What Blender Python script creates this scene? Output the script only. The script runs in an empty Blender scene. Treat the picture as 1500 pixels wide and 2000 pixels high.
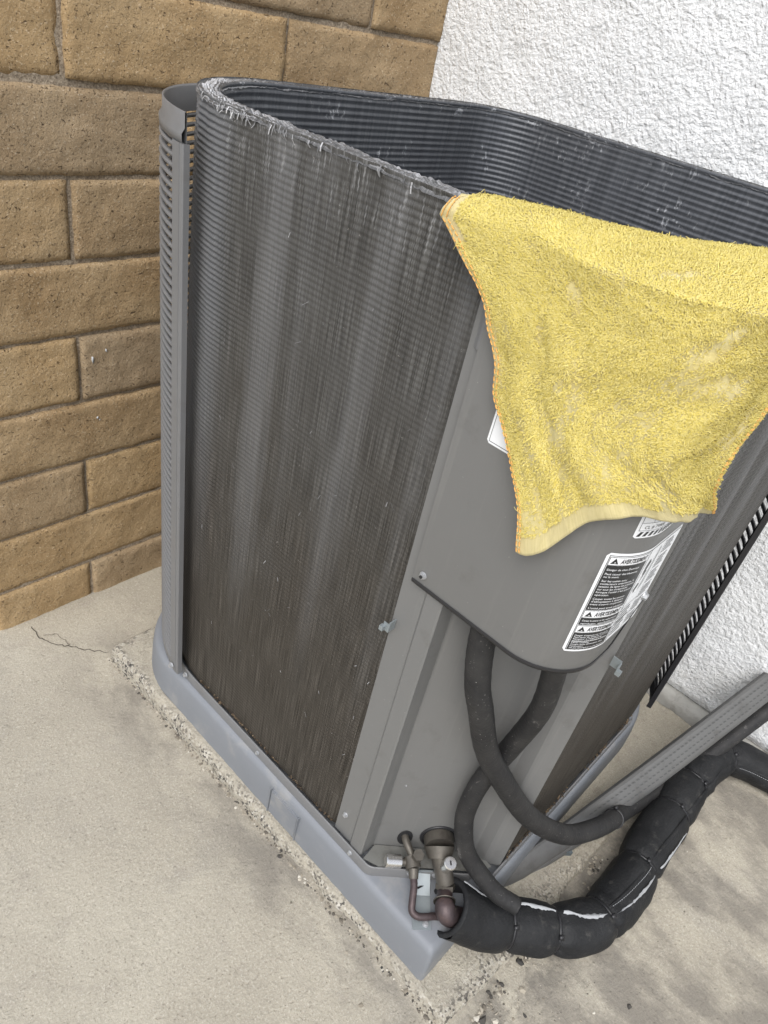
import bpy, bmesh, math, random
import numpy as np
from mathutils import Matrix, Vector

random.seed(7)
rng = np.random.default_rng(7)
scene = bpy.context.scene
COL = scene.collection

# ------------------------------------------------------------------ camera
cam_data = bpy.data.cameras.new('camera')
cam = bpy.data.objects.new('camera', cam_data)
COL.objects.link(cam)
R = np.array([[0.67775539, -0.71010334, 0.19079014],
              [0.31446219, 0.51447947, 0.79776212],
              [-0.66465116, -0.48069129, 0.57199189]])
M = Matrix([[*R.T[0], -0.5847], [*R.T[1], -0.3666], [*R.T[2], 1.2581], [0, 0, 0, 1]])
cam.matrix_world = M
cam_data.sensor_fit = 'VERTICAL'
cam_data.sensor_height = 36.0
cam_data.sensor_width = 27.0
cam_data.lens = 1402.03 / 2000 * 36.0
cam_data.clip_start = 0.02
cam_data.clip_end = 500
scene.camera = cam

# ------------------------------------------------------------------ world, sun, exposure (soft overcast daylight)
world = bpy.data.worlds.new('World')
scene.world = world
world.use_nodes = True
wn = world.node_tree
for n in list(wn.nodes):
    wn.nodes.remove(n)
SUN_EL, SUN_AZ = 52.0, 204.0       # azimuth in degrees, direction the light comes from, measured from +X
sky = wn.nodes.new('ShaderNodeTexSky')
sky.sky_type = 'NISHITA'
sky.sun_disc = False
sky.sun_elevation = math.radians(SUN_EL)
sky.sun_rotation = math.radians(90 - SUN_AZ)
sky.air_density = 1.0
sky.dust_density = 2.5
sky.ozone_density = 1.0
hsv = wn.nodes.new('ShaderNodeHueSaturation')
hsv.inputs['Saturation'].default_value = 0.5
bg = wn.nodes.new('ShaderNodeBackground')
bg.inputs['Strength'].default_value = 0.132
wo = wn.nodes.new('ShaderNodeOutputWorld')
wn.links.new(sky.outputs[0], hsv.inputs['Color'])
wn.links.new(hsv.outputs[0], bg.inputs['Color'])
wn.links.new(bg.outputs[0], wo.inputs['Surface'])
sd = bpy.data.lights.new('sun', 'SUN')
sd.energy = 1.25
sd.angle = math.radians(45)
sd.color = (1.0, 0.992, 0.975)
sun = bpy.data.objects.new('sun', sd)
COL.objects.link(sun)
_a, _e = math.radians(SUN_AZ), math.radians(SUN_EL)
_d = Vector((math.cos(_a) * math.cos(_e), math.sin(_a) * math.cos(_e), math.sin(_e)))
sun.rotation_euler = _d.to_track_quat('Z', 'Y').to_euler()
scene.view_settings.view_transform = 'Standard'
scene.view_settings.look = 'None'
scene.view_settings.exposure = 0.80
scene.view_settings.gamma = 1.0
scene.view_settings.use_curve_mapping = False

# ------------------------------------------------------------------ helpers
def vnoise(x, y, seed=0):
    x = np.asarray(x, float); y = np.asarray(y, float)
    xi = np.floor(x).astype(np.int64); yi = np.floor(y).astype(np.int64)
    xf = x - xi; yf = y - yi
    def h(a, b):
        n = (a * 374761393 + b * 668265263 + seed * 974634777) & 0xffffffff
        n = ((n ^ (n >> 13)) * 1274126177) & 0xffffffff
        return ((n ^ (n >> 16)) & 0xffff) / 65535.0
    u = xf * xf * (3 - 2 * xf); v = yf * yf * (3 - 2 * yf)
    a = h(xi, yi) * (1 - u) + h(xi + 1, yi) * u
    b = h(xi, yi + 1) * (1 - u) + h(xi + 1, yi + 1) * u
    return (a * (1 - v) + b * v) * 2 - 1

def fbm(x, y, seed=0, o=4):
    r = 0; a = 1; f = 1
    for k in range(o):
        r = r + a * vnoise(x * f, y * f, seed + k * 17); a *= .5; f *= 2.03
    return r

def sstep(a, b, x):
    t = np.clip((np.asarray(x, float) - a) / (b - a), 0, 1)
    return t * t * (3 - 2 * t)

def tag(o, label=None, cat=None, group=None, kind=None):
    if label: o['label'] = label
    if cat: o['category'] = cat
    if group: o['group'] = group
    if kind: o['kind'] = kind
    return o

def mesh(name, V, F, mats, parent=None, smooth=False, uv=None, midx=None):
    me = bpy.data.meshes.new(name)
    V = np.asarray(V, float)
    me.from_pydata(V.tolist() if len(V) < 1 else [tuple(v) for v in V], [], F if isinstance(F, list) else F.tolist())
    if not isinstance(mats, (list, tuple)):
        mats = [mats]
    for m in mats:
        me.materials.append(m)
    if smooth:
        me.polygons.foreach_set('use_smooth', [True] * len(me.polygons))
    if midx is not None:
        me.polygons.foreach_set('material_index', list(midx))
    if uv is not None:
        l = me.uv_layers.new(name='UVMap')
        vi = np.empty(len(me.loops), dtype=np.int32)
        me.loops.foreach_get('vertex_index', vi)
        l.data.foreach_set('uv', np.asarray(uv, dtype=np.float32)[vi].ravel())
    me.update()
    o = bpy.data.objects.new(name, me)
    COL.objects.link(o)
    if parent is not None:
        o.parent = parent
    return o

def empty(name, loc=(0, 0, 0), parent=None):
    o = bpy.data.objects.new(name, None)
    o.location = loc
    o.empty_display_size = .05
    COL.objects.link(o)
    if parent is not None:
        o.parent = parent
    return o

def grid_faces(nr, nc, closed=False, off=0):
    i = np.arange(nr - 1)[:, None]
    j = np.arange(nc if closed else nc - 1)[None, :]
    j2 = (j + 1) % nc
    a = i * nc + j; b = i * nc + j2; c = (i + 1) * nc + j2; d = (i + 1) * nc + j
    return (np.stack([a, b, c, d], -1).reshape(-1, 4) + off)

def box_vf(x0, x1, y0, y1, z0, z1):
    V = [(x0, y0, z0), (x1, y0, z0), (x1, y1, z0), (x0, y1, z0), (x0, y0, z1), (x1, y0, z1), (x1, y1, z1), (x0, y1, z1)]
    F = [(0, 3, 2, 1), (4, 5, 6, 7), (0, 1, 5, 4), (1, 2, 6, 5), (2, 3, 7, 6), (3, 0, 4, 7)]
    return V, F

class MB:
    def __init__(s): s.V = []; s.F = []; s.I = []
    def add(s, V, F, mi=0):
        o = len(s.V); s.V += [tuple(map(float, v)) for v in V]
        s.F += [tuple(int(i) + o for i in f) for f in F]; s.I += [mi] * len(F)
        return s
    def box(s, *a, mi=0):
        V, F = box_vf(*a); return s.add(V, F, mi)
    def build(s, name, mats, parent=None, smooth=False, bevel=0):
        o = mesh(name, s.V, s.F, mats, parent, smooth, midx=s.I)
        if bevel:
            bm = bmesh.new(); bm.from_mesh(o.data)
            bmesh.ops.bevel(bm, geom=[e for e in bm.edges if len(e.link_faces) == 2 and e.calc_face_angle(0) > .5], offset=bevel, segments=2, affect='EDGES', clamp_overlap=True)
            bm.to_mesh(o.data); bm.free()
        return o

def catmull(P, n=12):
    P = np.asarray(P, float); Q = np.vstack([2 * P[0] - P[1], P, 2 * P[-1] - P[-2]])
    out = []
    for i in range(1, len(Q) - 2):
        t = np.linspace(0, 1, n, endpoint=False)[:, None]
        a, b, c, d = Q[i - 1], Q[i], Q[i + 1], Q[i + 2]
        out.append(.5 * ((2 * b) + (-a + c) * t + (2 * a - 5 * b + 4 * c - d) * t ** 2 + (-a + 3 * b - 3 * c + d) * t ** 3))
    out.append(P[-1:])
    return np.vstack(out)

def frames(P):
    T = np.gradient(P, axis=0); T /= np.linalg.norm(T, axis=1)[:, None]
    N = np.zeros_like(P); up = np.array([0, 0, 1.0])
    n = np.cross(T[0], up)
    if np.linalg.norm(n) < .05: n = np.cross(T[0], [1, 0, 0])
    n /= np.linalg.norm(n)
    for i in range(len(P)):
        n = n - T[i] * (n @ T[i]); n /= np.linalg.norm(n); N[i] = n
    B = np.cross(T, N)
    return T, N, B

def tube_vf(P, r, seg=20, cap=True, rfun=None):
    P = np.asarray(P, float); T, N, B = frames(P)
    r = np.broadcast_to(np.asarray(r, float), (len(P),))
    a = np.linspace(0, 2 * np.pi, seg, endpoint=False)
    rr = r[:, None] * np.ones(seg)
    if rfun is not None: rr = rr + rfun(np.arange(len(P))[:, None], a[None, :])
    V = P[:, None, :] + rr[..., None] * (np.cos(a)[None, :, None] * N[:, None, :] + np.sin(a)[None, :, None] * B[:, None, :])
    F = grid_faces(len(P), seg, True).tolist()
    V = V.reshape(-1, 3).tolist()
    if cap:
        F.append(list(range(seg))); F.append([(len(P) - 1) * seg + k for k in range(seg)][::-1])
    return V, F

def tube(name, P, r, mat, parent=None, seg=20, cap=True, rfun=None, n=10, smoothpath=True):
    Q = catmull(P, n) if smoothpath else np.asarray(P, float)
    V, F = tube_vf(Q, r if np.isscalar(r) else np.interp(np.linspace(0, 1, len(Q)), np.linspace(0, 1, len(r)), r), seg, cap, rfun)
    o = mesh(name, V, F, mat, parent, True)
    return o

def cyl_between(mb, a, b, r0, r1=None, seg=16, mi=0):
    r1 = r0 if r1 is None else r1
    V, F = tube_vf(np.array([a, b], float), np.array([r0, r1]), seg)
    mb.add(V, F, mi)

# ------------------------------------------------------------------ materials
def nmat(name):
    m = bpy.data.materials.new(name); m.use_nodes = True
    nt = m.node_tree
    return m, nt, nt.nodes['Principled BSDF']

class NB:
    """small node-building helper"""
    def __init__(s, nt): s.nt = nt
    def new(s, t, **k):
        n = s.nt.nodes.new(t)
        for a, b in k.items(): setattr(n, a, b)
        return n
    def link(s, a, b): s.nt.links.new(a, b)
    def coord(s, which='Object'):
        return s.new('ShaderNodeTexCoord').outputs[which]
    def mapping(s, v, scale=(1, 1, 1), loc=(0, 0, 0), rot=(0, 0, 0)):
        n = s.new('ShaderNodeMapping'); n.inputs['Scale'].default_value = scale
        n.inputs['Location'].default_value = loc; n.inputs['Rotation'].default_value = rot
        s.link(v, n.inputs['Vector']); return n.outputs[0]
    def noise(s, v, scale=5, detail=4, rough=.55, dist=0, out='Fac'):
        n = s.new('ShaderNodeTexNoise'); n.inputs['Scale'].default_value = scale
        n.inputs['Detail'].default_value = detail; n.inputs['Roughness'].default_value = rough
        n.inputs['Distortion'].default_value = dist
        s.link(v, n.inputs['Vector']); return n.outputs[out]
    def voro(s, v, scale=5, feature='F1', out='Distance', rnd=1.0):
        n = s.new('ShaderNodeTexVoronoi'); n.feature = feature; n.inputs['Scale'].default_value = scale
        n.inputs['Randomness'].default_value = rnd
        s.link(v, n.inputs['Vector']); return n.outputs[out]
    def ramp(s, f, stops):
        n = s.new('ShaderNodeValToRGB'); cr = n.color_ramp
        while len(cr.elements) < len(stops): cr.elements.new(.5)
        for e, (p, c) in zip(cr.elements, stops):
            e.position = p; e.color = (*c, 1) if isinstance(c, (tuple, list)) else (c, c, c, 1)
        s.link(f, n.inputs['Fac']); return n.outputs['Color']
    def math(s, op, a, b=None, clamp=False):
        n = s.new('ShaderNodeMath', operation=op); n.use_clamp = clamp
        for i, v in enumerate((a, b)):
            if v is None: continue
            if isinstance(v, (int, float)): n.inputs[i].default_value = v
            else: s.link(v, n.inputs[i])
        return n.outputs[0]
    def mrange(s, v, a, b, c=0.0, d=1.0):
        n = s.new('ShaderNodeMapRange'); n.inputs[1].default_value = a; n.inputs[2].default_value = b
        n.inputs[3].default_value = c; n.inputs[4].default_value = d; n.interpolation_type = 'SMOOTHSTEP'
        s.link(v, n.inputs[0]); return n.outputs[0]
    def mix(s, f, a, b, blend='MIX'):
        n = s.new('ShaderNodeMix', data_type='RGBA', blend_type=blend)
        for i, v in ((0, f), (6, a), (7, b)):
            if isinstance(v, (int, float)): n.inputs[i].default_value = v
            elif isinstance(v, tuple): n.inputs[i].default_value = (*v, 1)
            else: s.link(v, n.inputs[i])
        return n.outputs[2]
    def sep(s, v):
        n = s.new('ShaderNodeSeparateXYZ'); s.link(v, n.inputs[0]); return n.outputs
    def bump(s, h, dist=.001, strength=1.0, normal=None):
        n = s.new('ShaderNodeBump'); n.inputs['Distance'].default_value = dist; n.inputs['Strength'].default_value = strength
        s.link(h, n.inputs['Height'])
        if normal is not None: s.link(normal, n.inputs['Normal'])
        return n.outputs[0]

def simple(name, col, rough=.5, metal=0.0, var=.12, vscale=30, bump=0.0, bscale=400, spec=.5, dirt=None):
    m, nt, p = nmat(name); b = NB(nt); c = b.coord()
    f = b.noise(c, vscale, 5)
    lo = tuple(max(0, x * (1 - var)) for x in col); hi = tuple(x * (1 + var) for x in col)
    col_o = b.mix(f, lo, hi)
    if dirt:
        f2 = b.mrange(b.noise(c, dirt[1], 6, .65), .52, .72)
        col_o = b.mix(b.math('MULTIPLY', f2, dirt[2]), col_o, dirt[0])
    nt.links.new(col_o, p.inputs['Base Color'])
    p.inputs['Roughness'].default_value = rough; p.inputs['Metallic'].default_value = metal
    p.inputs['Specular IOR Level'].default_value = spec
    nt.links.new(b.math('ADD', b.math('MULTIPLY', b.noise(c, vscale * 2.3, 3), .16), rough - .08), p.inputs['Roughness'])
    if bump:
        nt.links.new(b.bump(b.noise(c, bscale, 3), bump), p.inputs['Normal'])
    return m

def mat_block():
    m, nt, p = nmat('slump_block'); b = NB(nt)
    c0 = b.coord()
    oi = b.new('ShaderNodeObjectInfo')
    cx = b.new('ShaderNodeVectorMath', operation='ADD'); b.link(c0, cx.inputs[0])
    comb = b.new('ShaderNodeCombineXYZ')
    b.link(b.math('MULTIPLY', oi.outputs['Random'], 37.0), comb.inputs[0]); b.link(b.math('MULTIPLY', oi.outputs['Random'], 11.0), comb.inputs[2])
    b.link(comb.outputs[0], cx.inputs[1]); c = cx.outputs[0]
    big = b.noise(c, 7, 4, .6)
    col = b.ramp(big, [(.3, (.300, .197, .094)), (.5, (.380, .262, .135)), (.72, (.448, .322, .178))])
    grain = b.noise(c, 270, 4, .75)
    col = b.mix(b.mrange(grain, .54, .70), col, (.62, .49, .33))
    pits = b.noise(b.mapping(c, (1, 1, 1.7)), 95, 4, .62, .6)
    pm = b.math('SUBTRACT', 1.0, b.mrange(pits, .30, .37))
    col = b.mix(b.math('MULTIPLY', pm, .8), col, (.075, .045, .022))
    pits2 = b.noise(c, 240, 2, .5)
    pm2 = b.math('SUBTRACT', 1.0, b.mrange(pits2, .28, .36))
    col = b.mix(b.math('MULTIPLY', pm2, .6), col, (.12, .075, .035))
    hue = b.new('ShaderNodeHueSaturation'); b.link(col, hue.inputs['Color'])
    b.link(b.math('ADD', b.math('MULTIPLY', oi.outputs['Random'], .30), .82), hue.inputs['Value'])
    b.link(b.math('ADD', b.math('MULTIPLY', oi.outputs['Random'], .2), .85), hue.inputs['Saturation'])
    b.link(hue.outputs[0], p.inputs['Base Color'])
    p.inputs['Roughness'].default_value = .88; p.inputs['Specular IOR Level'].default_value = .25
    h = b.math('ADD', b.math('MULTIPLY', grain, .5), b.math('MULTIPLY', b.noise(c, 60, 5, .65), 1.2))
    h = b.math('SUBTRACT', h, b.math('MULTIPLY', pm, .9))
    h = b.math('SUBTRACT', h, b.math('MULTIPLY', pm2, .4))
    b.link(b.bump(h, .004, .9), p.inputs['Normal'])
    return m

def mat_mortar():
    m, nt, p = nmat('mortar'); b = NB(nt); c = b.coord()
    g = b.noise(c, 260, 4, .7)
    b.link(b.ramp(g, [(.33, (.16, .125, .09)), (.5, (.31, .25, .18)), (.72, (.50, .42, .32))]), p.inputs['Base Color'])
    p.inputs['Roughness'].default_value = .95
    b.link(b.bump(b.noise(c, 160, 5, .7), .004), p.inputs['Normal'])
    return m

def mat_stucco():
    m, nt, p = nmat('stucco'); b = NB(nt); c = b.coord()
    f = b.noise(c, 3, 4)
    col = b.ramp(f, [(.3, (.71, .72, .72)), (.7, (.78, .79, .79))])
    st = b.mrange(b.noise(b.mapping(c, (1, 3, 1)), 9, 6, .7), .6, .75)
    col = b.mix(b.math('MULTIPLY', st, .15), col, (.5, .5, .46))
    # splash dirt near the foot of the wall
    z = b.sep(c)[2]
    foot = b.math('MULTIPLY', b.math('SUBTRACT', 1.0, b.mrange(z, .06, .3)), b.mrange(b.noise(c, 30, 5, .7), .45, .7))
    col = b.mix(b.math('MULTIPLY', foot, .35), col, (.42, .40, .36))
    b.link(col, p.inputs['Base Color'])
    p.inputs['Roughness'].default_value = .85; p.inputs['Specular IOR Level'].default_value = .3
    l1 = b.noise(c, 120, 3, .62)
    vn = b.new('ShaderNodeTexVoronoi'); vn.feature = 'SMOOTH_F1'; vn.inputs['Scale'].default_value = 95; b.link(c, vn.inputs['Vector'])
    h = b.math('ADD', b.math('MULTIPLY', l1, 1.5), b.math('MULTIPLY', b.math('SUBTRACT', 1.0, vn.outputs['Distance']), .55))
    h = b.math('ADD', h, b.math('MULTIPLY', b.noise(c, 26, 3), .8))
    crev = b.math('SUBTRACT', 1.0, b.mrange(l1, .30, .42))
    b.link(b.bump(h, .0042, 1.0), p.inputs['Normal'])
    return m

def mat_concrete(name, edge=False):
    m, nt, p = nmat(name); b = NB(nt); c = b.coord()
    big = b.noise(c, 2.6, 5, .62, .3)
    mid = b.noise(c, 11, 6, .68)
    col = b.ramp(big, [(.28, (.33, .30, .24)), (.5, (.395, .36, .29)), (.72, (.455, .42, .34))])
    col = b.mix(b.math('MULTIPLY', b.mrange(mid, .52, .74), .5), col, (.30, .27, .225))
    # soft grey stains
    st = b.math('MULTIPLY', b.mrange(b.noise(b.mapping(c, (1.4, 1.0, 1), rot=(0, 0, .5)), 3.1, 7, .7, .5), .52, .74), .34)
    col = b.mix(st, col, (.24, .228, .21))
    fine = b.noise(c, 300, 4, .75)
    col = b.mix(b.math('MULTIPLY', b.mrange(fine, .50, .68), .45), col, (.66, .62, .53))
    col = b.mix(b.math('MULTIPLY', b.mrange(b.noise(c, 200, 4, .75), .50, .70), .34), col, (.27, .245, .205))
    dk = b.math('SUBTRACT', 1.0, b.mrange(b.noise(c, 300, 3, .6), .27, .37))
    col = b.mix(b.math('MULTIPLY', dk, .5), col, (.16, .135, .10))
    pit = b.math('SUBTRACT', 1.0, b.mrange(b.noise(c, 110, 3, .6), .245, .285))
    col = b.mix(b.math('MULTIPLY', pit, .6), col, (.12, .105, .085))
    s = b.sep(c)
    # dirt line on the patio alongside the equipment pad
    if not edge:
        xw = b.math('ADD', s[0], b.math('MULTIPLY', b.math('SUBTRACT', b.noise(c, 9, 5, .6), .5), .12))
        band = b.math('MULTIPLY', b.mrange(xw, -.20, -.045), b.mrange(s[1], .80, .60))
        band = b.math('MULTIPLY', band, b.mrange(b.noise(b.mapping(c, (2, 1, 1)), 5, 5, .65), .38, .62))
        col = b.mix(b.math('MULTIPLY', band, .72), col, (.165, .15, .13))
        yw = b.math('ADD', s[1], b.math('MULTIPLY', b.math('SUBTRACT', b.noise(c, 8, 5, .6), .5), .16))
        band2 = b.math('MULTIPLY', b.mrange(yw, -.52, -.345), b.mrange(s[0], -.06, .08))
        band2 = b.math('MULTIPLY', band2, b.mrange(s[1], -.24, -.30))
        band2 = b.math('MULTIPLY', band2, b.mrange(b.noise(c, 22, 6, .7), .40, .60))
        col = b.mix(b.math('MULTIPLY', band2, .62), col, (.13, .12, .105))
    else:
        wob = b.math('MULTIPLY', b.math('SUBTRACT', b.noise(c, 14, 5, .65), .5), .07)
        e1 = b.math('SUBTRACT', 1.0, b.mrange(b.math('ADD', s[0], wob), -.043, -.022))
        e2 = b.math('SUBTRACT', 1.0, b.mrange(b.math('ADD', s[1], b.math('MULTIPLY', wob, 1.6)), -.32, -.25))
        e2 = b.math('MULTIPLY', e2, b.mrange(s[0], .62, .0))
        e3 = b.mrange(b.math('ADD', s[1], wob), .60, .66)
        e = b.math('MAXIMUM', b.math('MAXIMUM', e1, e2), b.math('MULTIPLY', e3, .6))
        cell = b.voro(c, 250, 'F1', 'Color'); cs = b.sep(cell)
        ag = b.ramp(cs[0], [(.0, (.05, .048, .045)), (.26, (.11, .10, .09)), (.36, (.31, .28, .23)), (.8, (.44, .41, .345)), (1, (.56, .53, .47))])
        col = b.mix(b.math('MULTIPLY', e, b.mrange(b.noise(c, 60, 4), .35, .55)), col, ag)
        drt = b.mrange(b.noise(c, 18, 6, .7), .5, .72)
        col = b.mix(b.math('MULTIPLY', drt, .32), col, (.2, .175, .14))
    b.link(col, p.inputs['Base Color'])
    p.inputs['Roughness'].default_value = .9; p.inputs['Specular IOR Level'].default_value = .25
    h = b.math('ADD', b.noise(c, 120, 5, .7), b.math('MULTIPLY', fine, .35))
    h = b.math('SUBTRACT', h, b.math('MULTIPLY', dk, .35))
    h = b.math('ADD', h, b.math('MULTIPLY', b.noise(c, 14, 4), 1.5))
    b.link(b.bump(h, .0026 if not edge else .005, .9), p.inputs['Normal'])
    return m

def mat_coil(name, inner=False):
    """UV = (distance along the coil, height)"""
    m, nt, p = nmat(name); b = NB(nt)
    uv = b.coord('UV'); s = b.sep(uv); S, Z = s[0], s[1]
    streak = b.noise(b.mapping(uv, (620, 9, 1)), 1, 4, .6)
    streak2 = b.noise(b.mapping(uv, (160, 2.2, 1)), 1, 5, .65)
    patch = b.noise(b.mapping(uv, (7, 3, 1)), 1, 5, .6)
    if inner:
        col = b.ramp(streak2, [(.3, (.060, .064, .071)), (.7, (.115, .121, .132))])
        wh = b.math('MULTIPLY', b.mrange(b.noise(b.mapping(uv, (95, 40, 1)), 1, 5, .75, .4), .56, .63), b.mrange(b.noise(b.mapping(uv, (6, 8, 1)), 1, 2), .52, .62))
        rimw = b.math('MULTIPLY', b.mrange(Z, 1.085, 1.122), b.mrange(b.noise(b.mapping(uv, (20, 30, 1)), 1, 6, .75), .585, .64))
        wh = b.math('MAXIMUM', wh, rimw)
        col = b.mix(b.math('MULTIPLY', wh, .7), col, (.50, .51, .53))
        p.inputs['Roughness'].default_value = .42; p.inputs['Metallic'].default_value = .25
    else:
        brown = b.ramp(streak, [(.28, (.018, .0155, .0125)), (.5, (.048, .042, .0345)), (.75, (.106, .095, .081))])
        grey = b.ramp(streak, [(.28, (.026, .025, .023)), (.5, (.068, .0655, .061)), (.75, (.14, .138, .131))])
        up = b.mrange(b.math('ADD', Z, b.math('MULTIPLY', b.math('SUBTRACT', patch, .5), .9)), .35, 1.05)
        col = b.mix(up, brown, grey)
        # vertical columns where the fins lie flatter: their reflection painted as lighter colour
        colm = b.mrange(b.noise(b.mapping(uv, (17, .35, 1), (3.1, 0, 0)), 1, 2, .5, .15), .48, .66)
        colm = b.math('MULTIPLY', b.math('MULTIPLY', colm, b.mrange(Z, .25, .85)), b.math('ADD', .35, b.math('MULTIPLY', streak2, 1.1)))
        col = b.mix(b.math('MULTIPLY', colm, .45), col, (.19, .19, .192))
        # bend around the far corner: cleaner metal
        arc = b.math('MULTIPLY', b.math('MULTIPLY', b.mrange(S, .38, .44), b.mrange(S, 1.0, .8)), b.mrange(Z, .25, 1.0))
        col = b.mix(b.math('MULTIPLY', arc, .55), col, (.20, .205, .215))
        # flattened, torn fins close to the upper edge
        tn = b.noise(b.mapping(uv, (230, 20, 1)), 1, 6, .72, .3)
        tp = b.noise(b.mapping(uv, (9, 4, 1)), 1, 3)
        thr = b.math('ADD', tn, b.math('MULTIPLY', b.mrange(Z, .93, 1.118), .17))
        thr = b.math('ADD', thr, b.math('MULTIPLY', b.math('SUBTRACT', tp, .5), .2))
        tm = b.mrange(thr, .70, .84)
        tm = b.math('MULTIPLY', tm, b.mrange(Z, .86, 1.0))
        col = b.mix(b.math('MULTIPLY', tm, .42), col, (.38, .38, .38))
        # dust specks and lint caught in the fins
        lint = b.mrange(b.noise(b.mapping(uv, (300, 300, 1)), 1, 3, .6, 1.2), .67, .72)
        lint = b.math('MULTIPLY', lint, b.mrange(b.noise(b.mapping(uv, (11, 25, 1)), 1, 3), .45, .6))
        col = b.mix(b.math('MULTIPLY', lint, .6), col, (.36, .34, .31))
        p.inputs['Roughness'].default_value = .5; p.inputs['Metallic'].default_value = .1; p.inputs['Specular IOR Level'].default_value = .2
    b.link(col, p.inputs['Base Color'])
    h = b.math('ADD', b.math('MULTIPLY', streak, 1.0), b.math('MULTIPLY', streak2, .8))
    b.link(b.bump(h, .0012 if not inner else .0005, 1.0), p.inputs['Normal'])
    return m

def mat_rim():
    m, nt, p = nmat('coil_rim_metal'); b = NB(nt)
    uv = b.coord('UV')
    cross = b.noise(b.mapping(uv, (500, 2, 1)), 1, 4, .6)
    rows = b.noise(b.mapping(uv, (2, 9, 1)), 1, 3, .6)
    pat = b.noise(b.mapping(uv, (9, 3, 1)), 1, 4, .6)
    col = b.ramp(b.math('ADD', b.math('MULTIPLY', cross, .45), b.math('MULTIPLY', rows, .55)), [(.36, (.04, .04, .04)), (.5, (.13, .13, .13)), (.64, (.36, .36, .37))])
    s = b.sep(uv)
    wh = b.math('MULTIPLY', b.mrange(pat, .46, .6), b.mrange(rows, .45, .58))
    arc = b.math('MULTIPLY', b.mrange(s[0], .28, .36), b.mrange(s[0], .80, .62))
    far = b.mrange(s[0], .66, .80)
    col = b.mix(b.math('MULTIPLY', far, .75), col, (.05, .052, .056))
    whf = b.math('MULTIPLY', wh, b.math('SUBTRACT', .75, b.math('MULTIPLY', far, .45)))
    col = b.mix(b.math('MULTIPLY', b.math('MAXIMUM', whf, b.math('MULTIPLY', arc, b.mrange(rows, .44, .56))), .55), col, (.62, .62, .63))
    b.link(col, p.inputs['Base Color'])
    p.inputs['Roughness'].default_value = .45; p.inputs['Metallic'].default_value = .25
    b.link(b.bump(b.math('ADD', cross, rows), .0015), p.inputs['Normal'])
    return m

def mat_towel():
    """UV in metres along the cloth"""
    m, nt, p = nmat('terry_cloth'); b = NB(nt)
    uv = b.coord('UV')
    at = b.new('ShaderNodeAttribute'); at.attribute_name = 'hem'
    w1 = b.new('ShaderNodeTexWave'); w1.bands_direction = 'X'; w1.inputs['Scale'].default_value = 330; w1.inputs['Distortion'].default_value = 1.2; b.link(uv, w1.inputs['Vector'])
    w2 = b.new('ShaderNodeTexWave'); w2.bands_direction = 'Y'; w2.inputs['Scale'].default_value = 330; w2.inputs['Distortion'].default_value = 1.2; b.link(uv, w2.inputs['Vector'])
    weave = b.math('MULTIPLY', w1.outputs['Fac'], w2.outputs['Fac'])
    f = b.noise(uv, 26, 5, .65)
    col = b.ramp(f, [(.3, (.68, .60, .33)), (.5, (.68, .58, .26)), (.75, (.66, .53, .18))])
    col = b.mix(b.math('MULTIPLY', b.math('SUBTRACT', 1.0, b.mrange(weave, .02, .3)), .35), col, (.52, .44, .20))
    pale = b.mrange(at.outputs['Fac'], .2, .8)
    rib = b.mix(b.noise(b.mapping(uv, (400, 30, 1)), 1, 3), (.50, .42, .18), (.76, .66, .36))
    col = b.mix(pale, col, rib)
    b.link(col, p.inputs['Base Color'])
    p.inputs['Roughness'].default_value = .95; p.inputs['Specular IOR Level'].default_value = .1
    p.inputs['Sheen Weight'].default_value = .2
    h = b.math('ADD', b.math('MULTIPLY', weave, .8), b.math('MULTIPLY', b.noise(uv, 420, 3), .8))
    b.link(b.bump(h, .0004), p.inputs['Normal'])
    return m

def mat_loops():
    m, nt, p = nmat('terry_loops'); b = NB(nt)
    g = b.new('ShaderNodeNewGeometry')
    f = b.noise(b.coord('Object'), 12, 3)
    a = b.mix(f, (.55, .44, .09), (.63, .515, .13))
    col = b.mix(b.math('MULTIPLY', g.outputs['Random Per Island'], .6), a, (.75, .66, .31))
    b.link(col, p.inputs['Base Color'])
    p.inputs['Roughness'].default_value = .95; p.inputs['Specular IOR Level'].default_value = .1
    return m

def mat_island(name, stops, rough=.8):
    m, nt, p = nmat(name); b = NB(nt)
    g = b.new('ShaderNodeNewGeometry')
    b.link(b.ramp(g.outputs['Random Per Island'], stops), p.inputs['Base Color'])
    p.inputs['Roughness'].default_value = rough
    return m

def mat_foam():
    m, nt, p = nmat('black_rubber_insulation'); b = NB(nt); c = b.coord()
    f = b.noise(c, 16, 5, .65)
    col = b.ramp(f, [(.3, (.011, .0115, .0125)), (.7, (.022, .0225, .0235))])
    d = b.mrange(b.noise(c, 40, 6, .72), .56, .72)
    col = b.mix(b.math('MULTIPLY', d, .5), col, (.080, .077, .071))
    b.link(col, p.inputs['Base Color']); p.inputs['Roughness'].default_value = .58; p.inputs['Specular IOR Level'].default_value = .22
    b.link(b.bump(b.math('ADD', b.noise(c, 260, 3), b.math('MULTIPLY', b.noise(c, 34, 4), 1.5)), .0012), p.inputs['Normal'])
    return m

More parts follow.
